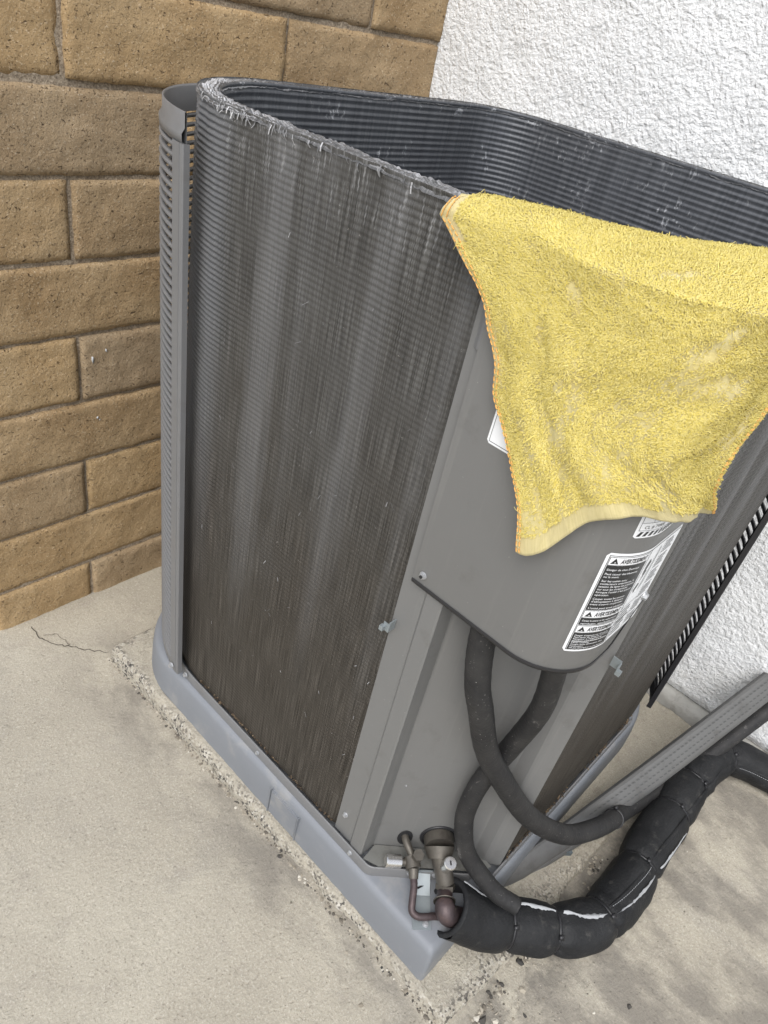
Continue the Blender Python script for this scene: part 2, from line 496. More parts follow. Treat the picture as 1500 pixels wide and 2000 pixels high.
def mat_conduit():
    m, nt, p = nmat('weathered_conduit'); b = NB(nt); c = b.coord()
    f = b.noise(c, 22, 5, .65)
    col = b.ramp(f, [(.3, (.016, .016, .017)), (.7, (.034, .033, .032))])
    sc = b.mrange(b.noise(b.mapping(c, (1, 1, .5)), 75, 5, .75, .8), .60, .70)
    col = b.mix(b.math('MULTIPLY', b.math('MULTIPLY', sc, b.mrange(b.noise(c, 9, 3), .45, .62)), .55), col, (.19, .18, .17))
    sp = b.mrange(b.noise(c, 420, 1), .74, .78)
    col = b.mix(b.math('MULTIPLY', sp, .6), col, (.4, .39, .37))
    b.link(col, p.inputs['Base Color']); p.inputs['Roughness'].default_value = .58; p.inputs['Specular IOR Level'].default_value = .28
    b.link(b.bump(b.noise(c, 190, 4), .0008), p.inputs['Normal'])
    return m

def mat_pipe():
    m, nt, p = nmat('oxidised_copper'); b = NB(nt); c = b.coord()
    f = b.noise(c, 38, 5, .65)
    col = b.ramp(f, [(.3, (.038, .030, .032)), (.55, (.085, .062, .062)), (.8, (.17, .105, .095))])
    b.link(col, p.inputs['Base Color']); p.inputs['Roughness'].default_value = .5; p.inputs['Metallic'].default_value = .45
    b.link(b.bump(b.noise(c, 120, 4), .0008), p.inputs['Normal'])
    return m

BLOCK, MORTAR, STUCCO = mat_block(), mat_mortar(), mat_stucco()
CONC, PADM = mat_concrete('patio_concrete'), mat_concrete('pad_concrete', True)
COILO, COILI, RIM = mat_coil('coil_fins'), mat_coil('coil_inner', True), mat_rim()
TOWEL, LOOPS = mat_towel(), mat_loops()
FOAM, CONDUIT, PIPE = mat_foam(), mat_conduit(), mat_pipe()
def mat_paint():
    m, nt, p = nmat('grey_painted_steel'); b = NB(nt); c = b.coord()
    col = b.mix(b.noise(c, 5, 4), (.146, .146, .142), (.164, .163, .158))
    drip = b.mrange(b.noise(b.mapping(c, (60, 60, 2.2)), 1, 5, .65), .52, .74)
    col = b.mix(b.math('MULTIPLY', drip, .26), col, (.24, .235, .22))
    grime = b.mrange(b.noise(c, 17, 6, .7), .55, .75)
    col = b.mix(b.math('MULTIPLY', grime, .32), col, (.085, .08, .072))
    spk = b.mrange(b.noise(c, 260, 2, .5), .74, .78)
    col = b.mix(b.math('MULTIPLY', spk, .35), col, (.34, .33, .31))
    b.link(col, p.inputs['Base Color'])
    b.link(b.math('ADD', b.math('MULTIPLY', b.noise(c, 22, 5), .22), .34), p.inputs['Roughness'])
    p.inputs['Specular IOR Level'].default_value = .4
    b.link(b.bump(b.math('ADD', b.noise(c, 900, 2), b.math('MULTIPLY', b.noise(c, 9, 3), 7.0)), .00014), p.inputs['Normal'])
    return m
PAINT = mat_paint()
PAINT2 = simple('grey_louver_paint', (.165, .166, .168), .45, .1, .06, 12, .0001, 900, dirt=((.12, .11, .10), 20, .3))
PANM = simple('blue_grey_plastic', (.182, .193, .210), .55, 0, .07, 14, .0002, 600, dirt=((.27, .265, .255), 14, .6))
ZINC = simple('galvanised_steel', (.27, .30, .31), .45, .4, .15, 40, .0002, 300)
DULLZ = simple('dull_zinc_plate', (.20, .20, .185), .55, .4, .2, 45, .0003, 300, dirt=((.10, .09, .075), 30, .6))
CAPM = simple('nickel_plated_brass', (.62, .60, .57), .25, .9, .08, 60)
BRASS = simple('tarnished_brass', (.105, .095, .080), .5, .5, .25, 50, .0005, 200, dirt=((.06, .05, .045), 40, .7))
STEELW = simple('bright_screw', (.42, .43, .44), .4, .5, .1, 100)
BLACK = simple('black_edge_trim', (.018, .018, .02), .4, 0, .1, 40)
DARK = simple('dark_recess', (.012, .012, .013), .7)
TIEM = simple('black_nylon_tie', (.016, .016, .018), .4, 0, .1, 60)
WHITEL = simple('white_label_vinyl', (.78, .79, .80), .35, 0, .03, 20)
BLACKL = simple('black_label_ink', (.020, .021, .022), .4, 0, .1, 20)
GREYL = simple('grey_label_ink', (.42, .43, .43), .4, 0, .15, 60)
SILV = simple('white_foil_backing', (.34, .35, .36), .6, .1, .15, 60, .0006, 200)
STITCH = simple('orange_thread', (.72, .38, .10), .8, 0, .2, 90)
STRIPM = simple('weathered_grey_strip', (.115, .115, .112), .5, .1, .12, 18, .0002, 500, dirt=((.07, .065, .06), 25, .5))
SLOTM = simple('shaded_slot', (.07, .07, .07), .6)
TAB = simple('grey_plastic_clip', (.10, .12, .13), .5, 0, .1, 40)
FOOT = simple('footing_concrete', (.36, .355, .33), .9, 0, .25, 30, .002, 90, dirt=((.16, .15, .13), 25, .7))
CRACKM = simple('dirt_filled_crack', (.085, .072, .058), .95, 0, .3, 60)
GRIT = mat_island('grit', [(0, (.04, .038, .035)), (.3, (.12, .105, .085)), (.6, (.25, .22, .17)), (.9, (.42, .38, .31)), (1, (.55, .52, .45))], .9)
LITTER = mat_island('plant_litter', [(0, (.03, .022, .015)), (.5, (.09, .06, .035)), (1, (.24, .18, .11))], .9)
FLAKE = mat_island('bent_fin_metal', [(0, (.08, .08, .08)), (.6, (.25, .25, .255)), (1, (.62, .62, .63))], .4)

# ------------------------------------------------------------------ ground
WALL_Y, WALL_X = .866, .910
def gz(x, y):
    y = np.asarray(y, float)
    return np.clip(-.030 * y, -.028, .011)

def axis(lo, hi, step, far):
    a = np.arange(lo, hi + 1e-9, step)
    k = np.array([.3, .8, 2, 5, 12, 30, 80.])
    return np.concatenate([(lo - k)[::-1], a, hi + k])
gx = axis(-1.3, 1.3, .04, 0); gy = axis(-1.3, 1.3, .04, 0)
X, Y = np.meshgrid(gx, gy)
Zg = gz(X, Y) + .0012 * fbm(X * 3, Y * 3, 3) * (np.abs(X) < 1.5)
ground = mesh('ground', np.stack([X, Y, Zg], -1).reshape(-1, 3), grid_faces(*X.shape), CONC, smooth=True)
tag(ground, 'sand coloured concrete patio with grey stains', kind='structure')

def ribbon(pts, w, mat, name, parent=None, z=.0012, n=8):
    P = catmull([(a, b, float(gz(a, b))) for a, b in pts], n)
    P[:, 0] += .004 * vnoise(np.arange(len(P)) * .7, np.zeros(len(P)), 5); P[:, 1] += .004 * vnoise(np.arange(len(P)) * .7, np.zeros(len(P)), 9)
    T = np.gradient(P, axis=0); T /= np.linalg.norm(T, axis=1)[:, None]
    N = np.stack([-T[:, 1], T[:, 0], 0 * T[:, 0]], 1)
    ww = w * (.55 + .45 * np.abs(vnoise(np.arange(len(P)) * .5, np.ones(len(P)), 4)))[:, None]
    ww[-1] *= .1; ww[0] *= .3
    V = np.stack([P + N * ww, P - N * ww], 1).reshape(-1, 3); V[:, 2] += z
    return mesh(name, V, grid_faces(len(P), 2), mat, parent)
ribbon([(-.133, .84), (-.126, .789), (-.104, .751), (-.092, .741), (-.076, .716), (-.034, .672)], .0014, CRACKM, 'crack', ground)
ribbon([(-.126, .80), (-.098, .79), (-.092, .76), (-.094, .741)], .0008, CRACKM, 'crack', ground)

# equipment pad: a worn slab a little above the patio
def pad_outline():
    c = [(-.041, .655), (-.034, -.305), (.123, -.325), (.60, -.331), (.885, -.333), (.885, .665), (.40, .668)]
    out = []
    for a, b in zip(c, c[1:] + c[:1]):
        n = max(2, int(math.dist(a, b) / .008)); 
        for k in range(n):
            t = k / n; out.append((a[0] + (b[0] - a[0]) * t, a[1] + (b[1] - a[1]) * t))
    return np.array(out)
po = pad_outline(); n = len(po); ii = np.arange(n)
ctr = po.mean(0); dirv = (po - ctr); dirv /= np.linalg.norm(dirv, axis=1)[:, None]
w = .0035 * fbm(ii * .16, ii * 0, 21) + .0018 * vnoise(ii * .9, ii * 0, 33)
rings = []
for inset, z in ((-.004, -.03), (-.001, .008), (.003, .0165), (.009, .0200), (.02, .0205)):
    q = po - dirv * (inset + w * (1.0 if z > 0 else .5))[:, None]
    zz = z + (.0012 * vnoise(ii * .7, ii * 0 + z * 99, 8) if z > 0 else 0) * np.ones(n)
    rings.append(np.column_stack([q, zz]))
V = np.vstack(rings); F = [tuple(f) for f in grid_faces(5, n, True)]
F = [f[::-1] for f in F]
F.append([4 * n + k for k in range(n)][::-1])
pad = mesh('equipment_pad', V, F, PADM)
tag(pad, 'worn concrete slab with crumbling speckled edges under the air conditioner', kind='structure')

# ------------------------------------------------------------------ block wall
block_wall = empty('block_wall', (0, WALL_Y, 0))
tag(block_wall, 'tan rough faced block wall with recessed mortar joints behind the air conditioner', 'wall')
CH, ZJ, BL, XJ0 = .1403, 1.0582, .4366, .0304
JT = .0078
def block_mesh(w, h, seed, end=False):
    nx, nz = max(8, int(w / .009)), 15
    u = np.linspace(0, 1, nx); v = np.linspace(0, 1, nz)
    # finer at the edges
    U, Vv = np.meshgrid(u * w, v * h)
    ed = np.minimum(np.minimum(U, w - U), np.minimum(Vv, h - Vv))
    y = .0034 * np.exp(-(ed / .0026) ** 1.2)
    y = y - .0017 * fbm(U * 12 + seed * 3.1, Vv * 18, seed) - .0012 * fbm(U * 60, Vv * 60, seed + 50, 3)
    y = y - .0016 * np.maximum(0, fbm(U * 5, Vv * 16 + 7, seed + 9, 3)) 
    xx = U + np.where((U < 1e-6) | (U > w - 1e-6), .0011 * fbm(Vv * 70, U * 0 + seed, seed + 4), 0)
    zz = Vv + np.where((Vv < 1e-6) | (Vv > h - 1e-6), .0011 * fbm(U * 60, Vv * 0 + seed, seed + 5), 0)
    front = np.stack([xx, y, zz], -1).reshape(-1, 3)
    F = grid_faces(nz, nx).tolist()
    ring = [j for j in range(nx)] + [i * nx + nx - 1 for i in range(1, nz)] + [(nz - 1) * nx + j for j in range(nx - 2, -1, -1)] + [i * nx for i in range(nz - 2, 0, -1)]
    V = front.tolist(); o = len(V)
    dep = .14 if end else .05
    for k in ring:
        p = front[k]; V.append((p[0], dep, p[2]))
    m = len(ring)
    for k in range(m):
        F.append([ring[(k + 1) % m], ring[k], o + k, o + (k + 1) % m])
    F.append([o + k for k in range(m)])
    return V, F
zb = ZJ - 8 * CH
half0 = XJ0 - BL / 2
k = 0
for row in range(14):
    z0 = zb + row * CH + JT / 2; h = CH - JT
    halfrow = (row % 2 == 0)
    edges = ([half0, XJ0, XJ0 + BL, XJ0 + 2 * BL] if halfrow else [half0, half0 + BL, half0 + 2 * BL, XJ0 + 2 * BL])
    for a, b2 in zip(edges[:-1], edges[1:]):
        k += 1
        x0 = a + (JT / 2 if a > half0 + .01 else 0); x1 = b2 - JT / 2
        if b2 > .9: x1 = WALL_X + .004
        hj = h - .003 * rng.random()
        V, F = block_mesh(x1 - x0, hj, k, end=a < half0 + .01)
        o = mesh('block', V, F, BLOCK, block_wall, True)
        o.location = (x0, .0015 * rng.standard_normal(), z0)
core = MB().box(half0 + .008, WALL_X + .002, .0085, .15, zb, zb + 14 * CH - .004)
# mortar face with a little relief
nx, nz = 240, 300
Xm, Zm = np.meshgrid(np.linspace(half0 + .006, WALL_X + .002, nx), np.linspace(zb, zb + 14 * CH - .004, nz))
Ym = .0068 - .0008 * fbm(Xm * 55, Zm * 55, 77, 3)
core.add(np.stack([Xm, Ym, Zm], -1).reshape(-1, 3), grid_faces(nz, nx).tolist())
core.build('mortar', MORTAR, block_wall)

# a few old splashes of white paint on the blocks
for fx, fz, fw, fh in ((.055, .585, .0016, .0065), (.083, .600, .0014, .003), (.060, .455, .0022, .0022), (.064, .449, .0012, .0012)):
    a = np.linspace(0, 2 * math.pi, 10, endpoint=False); rr = 1 + .3 * rng.standard_normal(10)
    V = [(fx + fw * math.cos(t) * r_, -.0040, fz + fh * math.sin(t) * r_) for t, r_ in zip(a, rr)] + [(fx + fw * 1.1 * math.cos(t) * r_, .002, fz + fh * 1.1 * math.sin(t) * r_) for t, r_ in zip(a, rr)]
    mesh('paint_splash', V, [tuple(range(10))] + [(k, 10 + k, 10 + (k + 1) % 10, (k + 1) % 10) for k in range(10)], GREYL, block_wall, True)

# ------------------------------------------------------------------ stucco wall of the house
stucco_wall = empty('stucco_wall', (WALL_X, 0, 0))
tag(stucco_wall, 'white rough stucco house wall meeting the tan block wall in the corner', 'wall')
ny, nz = 260, 150
yy = np.concatenate([np.linspace(-4.5, -.9, 20)[:-1], np.linspace(-.9, 1.3, ny), np.linspace(1.3, 4, 12)[1:]])
zz = np.concatenate([np.linspace(.056, 1.6, nz), np.linspace(1.6, 2.8, 16)[1:]])
Ys, Zs = np.meshgrid(yy, zz)
Xs = .0022 * fbm(Ys * 9, Zs * 9, 91, 3) + .0012 * fbm(Ys * 70, Zs * 70, 92, 2)
Xs = Xs + .008 * np.exp(-((Zs - .056) / .006))
mb = MB().add(np.stack([Xs, Ys, Zs], -1).reshape(-1, 3), grid_faces(len(zz), len(yy))[:, ::-1].tolist())
mb.add([(.008, -4.5, .056), (.2, -4.5, .056), (.2, 4, .056), (.008, 4, .056)], [(0, 1, 2, 3)])
mb.build('plaster_face', STUCCO, stucco_wall, True)
yy = np.linspace(-1.2, 1.0, 160); prof = [(.03, .0535), (.004, .051), (-.012, .046), (-.018, .03), (-.019, -.06)]
V = [(px + .003 * fbm(y * 30, k * 3.3, 13, 3), y, pz + .0015 * vnoise(y * 60, k, 3)) for k, (px, pz) in enumerate(prof) for y in yy]
mesh('footing', V, grid_faces(len(prof), len(yy)).tolist(), FOOT, stucco_wall, True)

# ------------------------------------------------------------------ the air conditioner (condenser unit, top removed)
unit = empty('air_conditioner', (0, 0, 0))
tag(unit, 'grey outdoor air conditioner with its top off and bare dirty coil showing', 'air conditioner')
ZB, ZT = .123, 1.123

def arc_pts(cx, cy, r, a0, a1, ds):
    n = max(6, int(abs(a1 - a0) * r / ds)); a = np.linspace(a0, a1, n)
    return np.column_stack([cx + r * np.cos(a), cy + r * np.sin(a)])
def line_pts(a, b, ds):
    n = max(2, int(math.dist(a, b) / ds)); t = np.linspace(0, 1, n)[:, None]
    return np.array(a) * (1 - t) + np.array(b) * t
PI = math.pi
def coil_path(ds):
    segs = [line_pts((0, 0), (0, .403), ds), arc_pts(.23, .403, .23, PI, PI / 2, ds), line_pts((.23, .633), (.731, .633), ds),
            arc_pts(.731, .503, .13, PI / 2, 0, ds * .7), line_pts((.861, .503), (.861, -.027), ds), arc_pts(.661, -.027, .2, 0, -PI / 2, ds), line_pts((.661, -.227), (.168, -.227), ds)]
    P = segs[0]
    for s in segs[1:]: P = np.vstack([P, s[1:]])
    return P
def path_frame(P):
    T = np.gradient(P, axis=0); T /= np.linalg.norm(T, axis=1)[:, None]
    N = np.stack([-T[:, 1], T[:, 0]], 1)       # outward for this winding
    s = np.concatenate([[0], np.cumsum(np.linalg.norm(np.diff(P, axis=0), axis=1))])
    return T, N, s
CP = coil_path(.0075); T_, CN, CS = path_frame(CP)

def coil_sheet(name, off, pitch, amp, mat, parent, flip, per=5, bent=True):
    z = np.linspace(ZB, ZT, int((ZT - ZB) / pitch * per) + 1)
    ph = (z - ZB) / pitch * 2 * PI
    prof = amp * (.75 * np.sin(ph) + .25 * np.sin(ph * 2 + .6))
    S, Zz = np.meshgrid(CS, z)
    d = off + prof[:, None] * (1 + .35 * fbm(S * 9, Zz * 9, 41, 3))
    if bent: d = off + (d - off) * (.38 + .70 * sstep(.36, .43, S) * sstep(.2, .9, Zz)) * (1 + .6 * fbm(S * 5, Zz * 4, 46, 2))
    if bent:
        d = d + .0009 * fbm(S * 60, Zz * 5, 43, 3) - .003 * sstep(.07, 0, ZT - Zz) * np.maximum(0, fbm(S * 30, Zz * 12, 44, 3))
        d = d - .005 * sstep(.05, 0.0, S) * np.maximum(0, .3 + fbm(S * 150, Zz * 22, 45, 3))
    V = np.empty(S.shape + (3,))
    V[..., 0] = CP[None, :, 0] + CN[None, :, 0] * d; V[..., 1] = CP[None, :, 1] + CN[None, :, 1] * d; V[..., 2] = Zz
    F = grid_faces(len(z), len(CS))
    if flip: F = F[:, ::-1]
    o = mesh(name, V.reshape(-1, 3), F, mat, parent, True, uv=np.stack([S, Zz], -1).reshape(-1, 2))
    return o
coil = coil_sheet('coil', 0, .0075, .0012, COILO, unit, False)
coil['label'] = 'dark brown dirty finned coil wrapped round the unit'
inner = coil_sheet('inner_coil_face', -.030, .0102, .0012, COILI, coil, True, bent=False)
# rim of fin ends
RP = coil_path(.003); T2, RN, RS = path_frame(RP)
w = np.linspace(0, 1, 15)
S2, W2 = np.meshgrid(RS, w)
zr = ZT - .0025 + .0020 * np.cos((W2 * 3.0 % 1.0 - .5) * PI) + .0012 * rng.standard_normal(len(RS))[None, :] * (1 - .6 * np.abs(W2 * 2 - 1)) \
     + .0016 * fbm(S2 * 22, W2 * 3, 61, 3) - .004 * (np.maximum(0, 1 - W2 * 7) + np.maximum(0, 1 - (1 - W2) * 7))
dd = .0008 - W2 * .0316 + .0008 * fbm(S2 * 70, W2 * 4, 62, 3)
V = np.stack([RP[None, :, 0] + RN[None, :, 0] * dd, RP[None, :, 1] + RN[None, :, 1] * dd, zr], -1)
rim = mesh('coil_rim', V.reshape(-1, 3), grid_faces(15, len(RS))[:, ::-1], RIM, coil, False, uv=np.stack([S2, W2], -1).reshape(-1, 2))
# end cap of the coil beside the service panel
cap = MB()
cap.box(.0006, .0300, -.0005, .0012, ZB, ZT - .003); cap.build('coil_end_plate', PAINT, coil)
# torn and bent fins along the upper edge
mb = MB()
def P_at(s):
    return np.array([np.interp(s, RS, RP[:, 0]), np.interp(s, RS, RP[:, 1])]), np.array([np.interp(s, RS, RN[:, 0]), np.interp(s, RS, RN[:, 1])]), np.array([np.interp(s, RS, T2[:, 0]), np.interp(s, RS, T2[:, 1])])
for q in range(1180):
    s = rng.uniform(-.0, .62) if q < 1100 else rng.uniform(.62, 1.9)
    if rng.random() > .02 + .25 * max(0, float(fbm(s * 16, 3.3, 71, 3))): continue
    p, nrm, t = P_at(s)
    L = rng.uniform(.002, .008) * (1 if rng.random() < .9 else 1.8); wd = rng.uniform(.0003, .0012)
    z0 = ZT - .002 - rng.uniform(0, .006); lean = rng.normal(0, .004); out = rng.uniform(.0004, .0025)
    if s > .62: nrm = -nrm; p = p + nrm * .030; out *= .4
    pts = []
    for k in range(3):
        f = k / 2
        c3 = np.array([*(p + nrm * (.0006 + out * math.sin(f * 2.4)) + t * (lean * f * f)), z0 - L * f + .003 * (1 - f)])
        pts += [c3 + np.array([*(t * wd), 0]), c3 - np.array([*(t * wd), 0])]
    mb.add(pts, [(0, 1, 3, 2), (2, 3, 5, 4)])
for q in range(90):                     # lint and bent fin edges lower down on the front
    s = rng.uniform(.01, .42); z0 = rng.uniform(.3, 1.02)
    if float(fbm(s * 12, z0 * 14, 75, 3)) < .1: continue
    p, nrm, t = P_at(s); L = rng.uniform(.002, .008); wd = rng.uniform(.0002, .0005); lean = rng.normal(0, .004)
    a = np.array([*(p + nrm * .0018), z0]); c3 = np.array([*(p + nrm * .0028 + t * lean), z0 - L])
    e = np.array([*(t * wd), 0]); mb.add([a + e, a - e, c3 - e, c3 + e], [(0, 1, 2, 3)])
o = mb.build('bent_fins', FLAKE, coil); o['kind'] = 'stuff'

# -------- base pan
def offset_out(P, N, d): return P + N * d
def pan_path(grow):
    g = grow
    def ln(a, b, n): return np.array(a) * (1 - np.linspace(0, 1, n)[:, None]) + np.array(b) * np.linspace(0, 1, n)[:, None]
    def ar(cx, cy, r, a0, a1, n): t = np.linspace(a0, a1, n); return np.column_stack([cx + r * np.cos(t), cy + r * np.sin(t)])
    segs = [ar(.007 - g, -.215 - g, .007, PI * 1.5, PI, 6), ln((-g, -.21), (-g, .473), 36), ar(.16, .473, .16 + g, PI, PI / 2, 18), ln((.16, .633 + g), (.771, .633 + g), 28),
            ar(.771, .543, .09 + g, PI / 2, 0, 16), ln((.861 + g, .543), (.861 + g, -.027), 26), ar(.661, -.027, .195 + g, 0, -PI / 2, 18), ln((.661, -.222 - g), (.012, -.222 - g), 30)]
    P = segs[0]
    for s in segs[1:]: P = np.vstack([P, s[1:]])
    return P
prof = [(.0225, .0195), (.0215, .060), (.0185, .0920), (.0165, .0985), (.0125, .1030), (.0070, .1048), (-.010, .1053), (-.030, .1053)]
rings = [pan_path(max(g, -.005)) * (1 if g > -.005 else .98) + (0 if g > -.005 else .004) for g, z in prof]
n = len(rings[0])
V = np.vstack([np.column_stack([r_, np.full(n, z)]) for r_, (g, z) in zip(rings, prof)])
F = [tuple(f)[::-1] for f in grid_faces(len(prof), n, True)]
F.append([(len(prof) - 1) * n + k for k in range(n)][::-1])
pan = mesh('base_pan', V, F, PANM, unit, True)
pan['label'] = 'blue grey moulded base with rounded upper edge'
# moulded steps in the long side of the base
for y in (.14, .065):
    m = MB().box(-.0255, -.0165, y - .0012, y + .0012, .0205, .090); m.build('base_rib', PANM, pan, bevel=.0005)
m = MB(); m.box(-.0235, -.015, .066, .139, .022, .086); m.build('base_raised_panel', PANM, pan, bevel=.002)
# metal lip that the panels stand in
lip2d = [line_pts((.20, .6405), (.23, .6400), .02), arc_pts(.23, .403, .237, PI / 2, PI, .02), line_pts((-.007, .403), (-.008, -.078), .02), arc_pts(.012, -.078, .02, PI, PI * 1.25, .004),
         line_pts((.010, -.104), (.105, -.1985), .02), arc_pts(.125, -.180, .027, PI * 1.25, PI * 1.5, .004), line_pts((.14, -.2315), (.66, -.2325), .02)]
LP = lip2d[0]
for s in lip2d[1:]: LP = np.vstack([LP, s])
keep = np.concatenate([[True], np.linalg.norm(np.diff(LP, axis=0), axis=1) > 1e-4]); LP = LP[keep]
T3, LN, LS = path_frame(LP); LN = -LN       # this path runs the other way
rings = []
for d, z in ((.0016, .104), (.0016, .1275), (.0006, .1292), (-.0012, .1288), (-.0018, .1265), (-.0018, .104)):
    rings.append(np.column_stack([LP + LN * d, np.full(len(LP), z)]))
mesh('base_lip', np.vstack(rings), grid_faces(6, len(LP)), PAINT2, pan, True)

# -------- screws
def screw_mesh():
    m = MB(); r = .0052
    for rr, z0, z1, seg in ((.0052, 0, .0012, 12), (.0038, .0012, .0042, 6)):
        a = np.linspace(0, 2 * PI, seg, endpoint=False)
        V = [(rr * math.cos(t), rr * math.sin(t), z0) for t in a] + [(rr * .93 * math.cos(t), rr * .93 * math.sin(t), z1) for t in a]
        F = [(k, (k + 1) % seg, seg + (k + 1) % seg, seg + k) for k in range(seg)] + [tuple(range(seg, 2 * seg))]
        m.add(V, F)
    return m.build('screw', STEELW)
_s0 = screw_mesh(); SCREW = _s0.data; bpy.data.objects.remove(_s0)
def screw(p, nrm, parent, scale=1.0):
    o = bpy.data.objects.new('screw', SCREW); COL.objects.link(o); o.parent = parent
    o.location = p; o.rotation_euler = Vector(nrm).to_track_quat('Z', 'Y').to_euler(); o.scale = (scale,) * 3
    return o

# -------- lower service panel (folded sheet)
sp2d = [(.004, .003), (-.0015, .0022), (-.0015, -.034), (-.0045, -.038), (-.0050, -.060), (-.0035, -.0625), (.0240, -.0640), (.0265, -.0655), (.1440, -.1830), (.1460, -.1855), (.1480, -.2050), (.1500, -.2085), (.1660, -.2295), (.1700, -.2290), (.1720, -.2240)]
def sheet(name, pts, z0, z1, mat, parent, th=.0012, smooth=False, nz=2):
    P = np.array(pts, float); T, N, s = path_frame(P); N = -N
    zz = np.linspace(z0, z1, nz)
    V = []; 
    for off in (0, -th):
        for z in zz: V += [(*(p + nn * off), z) for p, nn in zip(P, N)]
    n = len(P); F = grid_faces(nz, n).tolist() + [f[::-1] for f in grid_faces(nz, n, off=n * nz).tolist()]
    for k in range(n - 1):
        F.append([k + 1, k, n * nz + k, n * nz + k + 1]); t = (nz - 1) * n
        F.append([t + k, t + k + 1, n * nz + t + k + 1, n * nz + t + k])
    return mesh(name, V, F, mat, parent, smooth)
service = sheet('service_panel', sp2d, .1245, 1.112, PAINT, unit)
# holes where the lines leave: dark round openings with rims
def disc(center, nrm, r, name, mat, parent, seg=24, th=.0012, sq=1.0):
    n_ = Vector(nrm).normalized(); q = n_.to_track_quat('Z', 'Y'); m = MB()
    a = np.linspace(0, 2 * PI, seg, endpoint=False)
    V = [Vector(center) + q @ Vector((r * math.cos(t), r * sq * math.sin(t), 0)) for t in a] + [Vector(center) + q @ Vector((r * math.cos(t), r * sq * math.sin(t), th)) for t in a]
    m.add(V, [(k, (k + 1) % seg, seg + (k + 1) % seg, seg + k) for k in range(seg)] + [tuple(range(seg, 2 * seg))])
    return m.build(name, mat, parent)
DN = np.array([-.7071, -.7071, 0.0])          # outward normal of the diagonal panel
def diag(t, z, o=0.0):                      # point on the diagonal panel, t from 0 to 1
    p = np.array([.0265, -.0655]) * (1 - t) + np.array([.144, -.183]) * t
    return np.array([p[0], p[1], z]) + DN * o
screw((-.0016, -.012, .178), (-1, 0, 0), service); screw((-.0016, .0 - .012, 1.043), (-1, 0, 0), service)
screw((-.0098, .20, .116), (-1, 0, .2), pan, .8); screw((-.0105, .425, .120), (-1, 0, .1), pan, 1.1); screw((-.0098, -.045, .1165), (-1, 0, 0), pan, .9)
screw(diag(.10, .30, .0003), DN, service, .35); screw(diag(.88, .36, .0003), DN, service, .35)
def clip(p, nrm, tang, parent):
    """small folded sheet clip with a ring for the grille"""
    n_ = np.array(nrm, float); t = np.array(tang, float); u = np.array([0, 0, 1.0]); p = np.array(p, float)
    m = MB()
    def b(o, l, h, d):
        c = p + n_ * o[0] + t * o[1] + u * o[2]; V = []
        for a in (-1, 1):
            for bb in (-1, 1):
                for c2 in (-1, 1): V.append(c + n_ * a * d / 2 + t * bb * l / 2 + u * c2 * h / 2)
        m.add(V, [(0, 1, 3, 2), (4, 6, 7, 5), (0, 4, 5, 1), (2, 3, 7, 6), (0, 2, 6, 4), (1, 5, 7, 3)])
    b((.006, 0, 0), .0015, .016, .012); b((.012, .004, -.002), .010, .013, .0014); b((.0155, .008, -.004), .006, .007, .006)
    return m.build('grille_clip', ZINC, parent)
clip((-.002, -.004, .613), (-1, 0, 0), (0, 1, 0), service)
clip((.160, -.2305, .640), (0, -1, 0), (-1, 0, 0), service)
m = MB().box(-.0012, .0, -.045, -.020, 0, .020)
lab = m.build('small_white_label', [WHITEL], service)
lab.rotation_euler = (0, 0, math.atan2(DN[1], DN[0]) + PI); lab.location = diag(.54, .690, .0022)

# -------- control cover: flat front bending round the corner
L1, L2 = .217, PI / 2 * .07
def cpath(s, o=0.0):
    s = float(s)
    if s < L1: return (-.0085 - o, .06 - s)
    if s < L1 + L2:
        a = (s - L1) / .07; r = .0745 + o
        return (.066 - r * math.cos(a), -.157 - r * math.sin(a))
    return (.066 + s - L1 - L2, -.2315 - o)
def cbottom(s):
    return .703 + .055 * float(sstep(.352, .400, s)) ** 1.0
ss = np.concatenate([np.linspace(.074, L1, 8), np.linspace(L1, L1 + L2, 22)[1:], np.linspace(L1 + L2, .400, 10)[1:]])
def cover_mesh():
    V = []; F = []; n = len(ss)
    layers = [(-.004, 'b', .0), (-.0005, 'b', -.0004), (0, 'b', .0012), (0, 't', 0), (-.0015, 't', 0), (-.0015, 'b', .002)]
    for o, e, dz in layers:
        for s in ss:
            x, y = cpath(s, o); V.append((x, y, (cbottom(s) if e == 'b' else 1.112) + dz))
    F = [tuple(f) for f in grid_faces(len(layers), n).tolist()]
    for e in (0, n - 1):
        F.append(tuple(k * n + e for k in range(2, 6)))
    return V, F
V, F = cover_mesh()
cover = mesh('control_cover', V, F, PAINT, unit, True)
cover['label'] = 'smooth grey curved cover over the electrical controls'
em = cover.modifiers.new('edges', 'EDGE_SPLIT'); em.split_angle = math.radians(40)
# black trim along the lower edge
ssb = np.linspace(.074, .400, 60)
rings = []
for o, dz in ((.0008, .0022), (.0016, .0000), (.0010, -.0035), (-.0030, -.0038), (-.0034, .0020)):
    rings += [(*cpath(s, o), cbottom(s) + dz) for s in ssb]
mesh('edge_trim', rings, grid_faces(5, 60), BLACK, cover, True)
screw((*cpath(.088, .0004), .718), (-1, 0, 0), cover, 1.0)
disc((*cpath(.088, .0046), .718), (-1, 0, 0), .0022, 'screw_recess', DARK, cover)
screw((*cpath(.392, .0004), .770), (0, -1, 0), cover, 1.2)

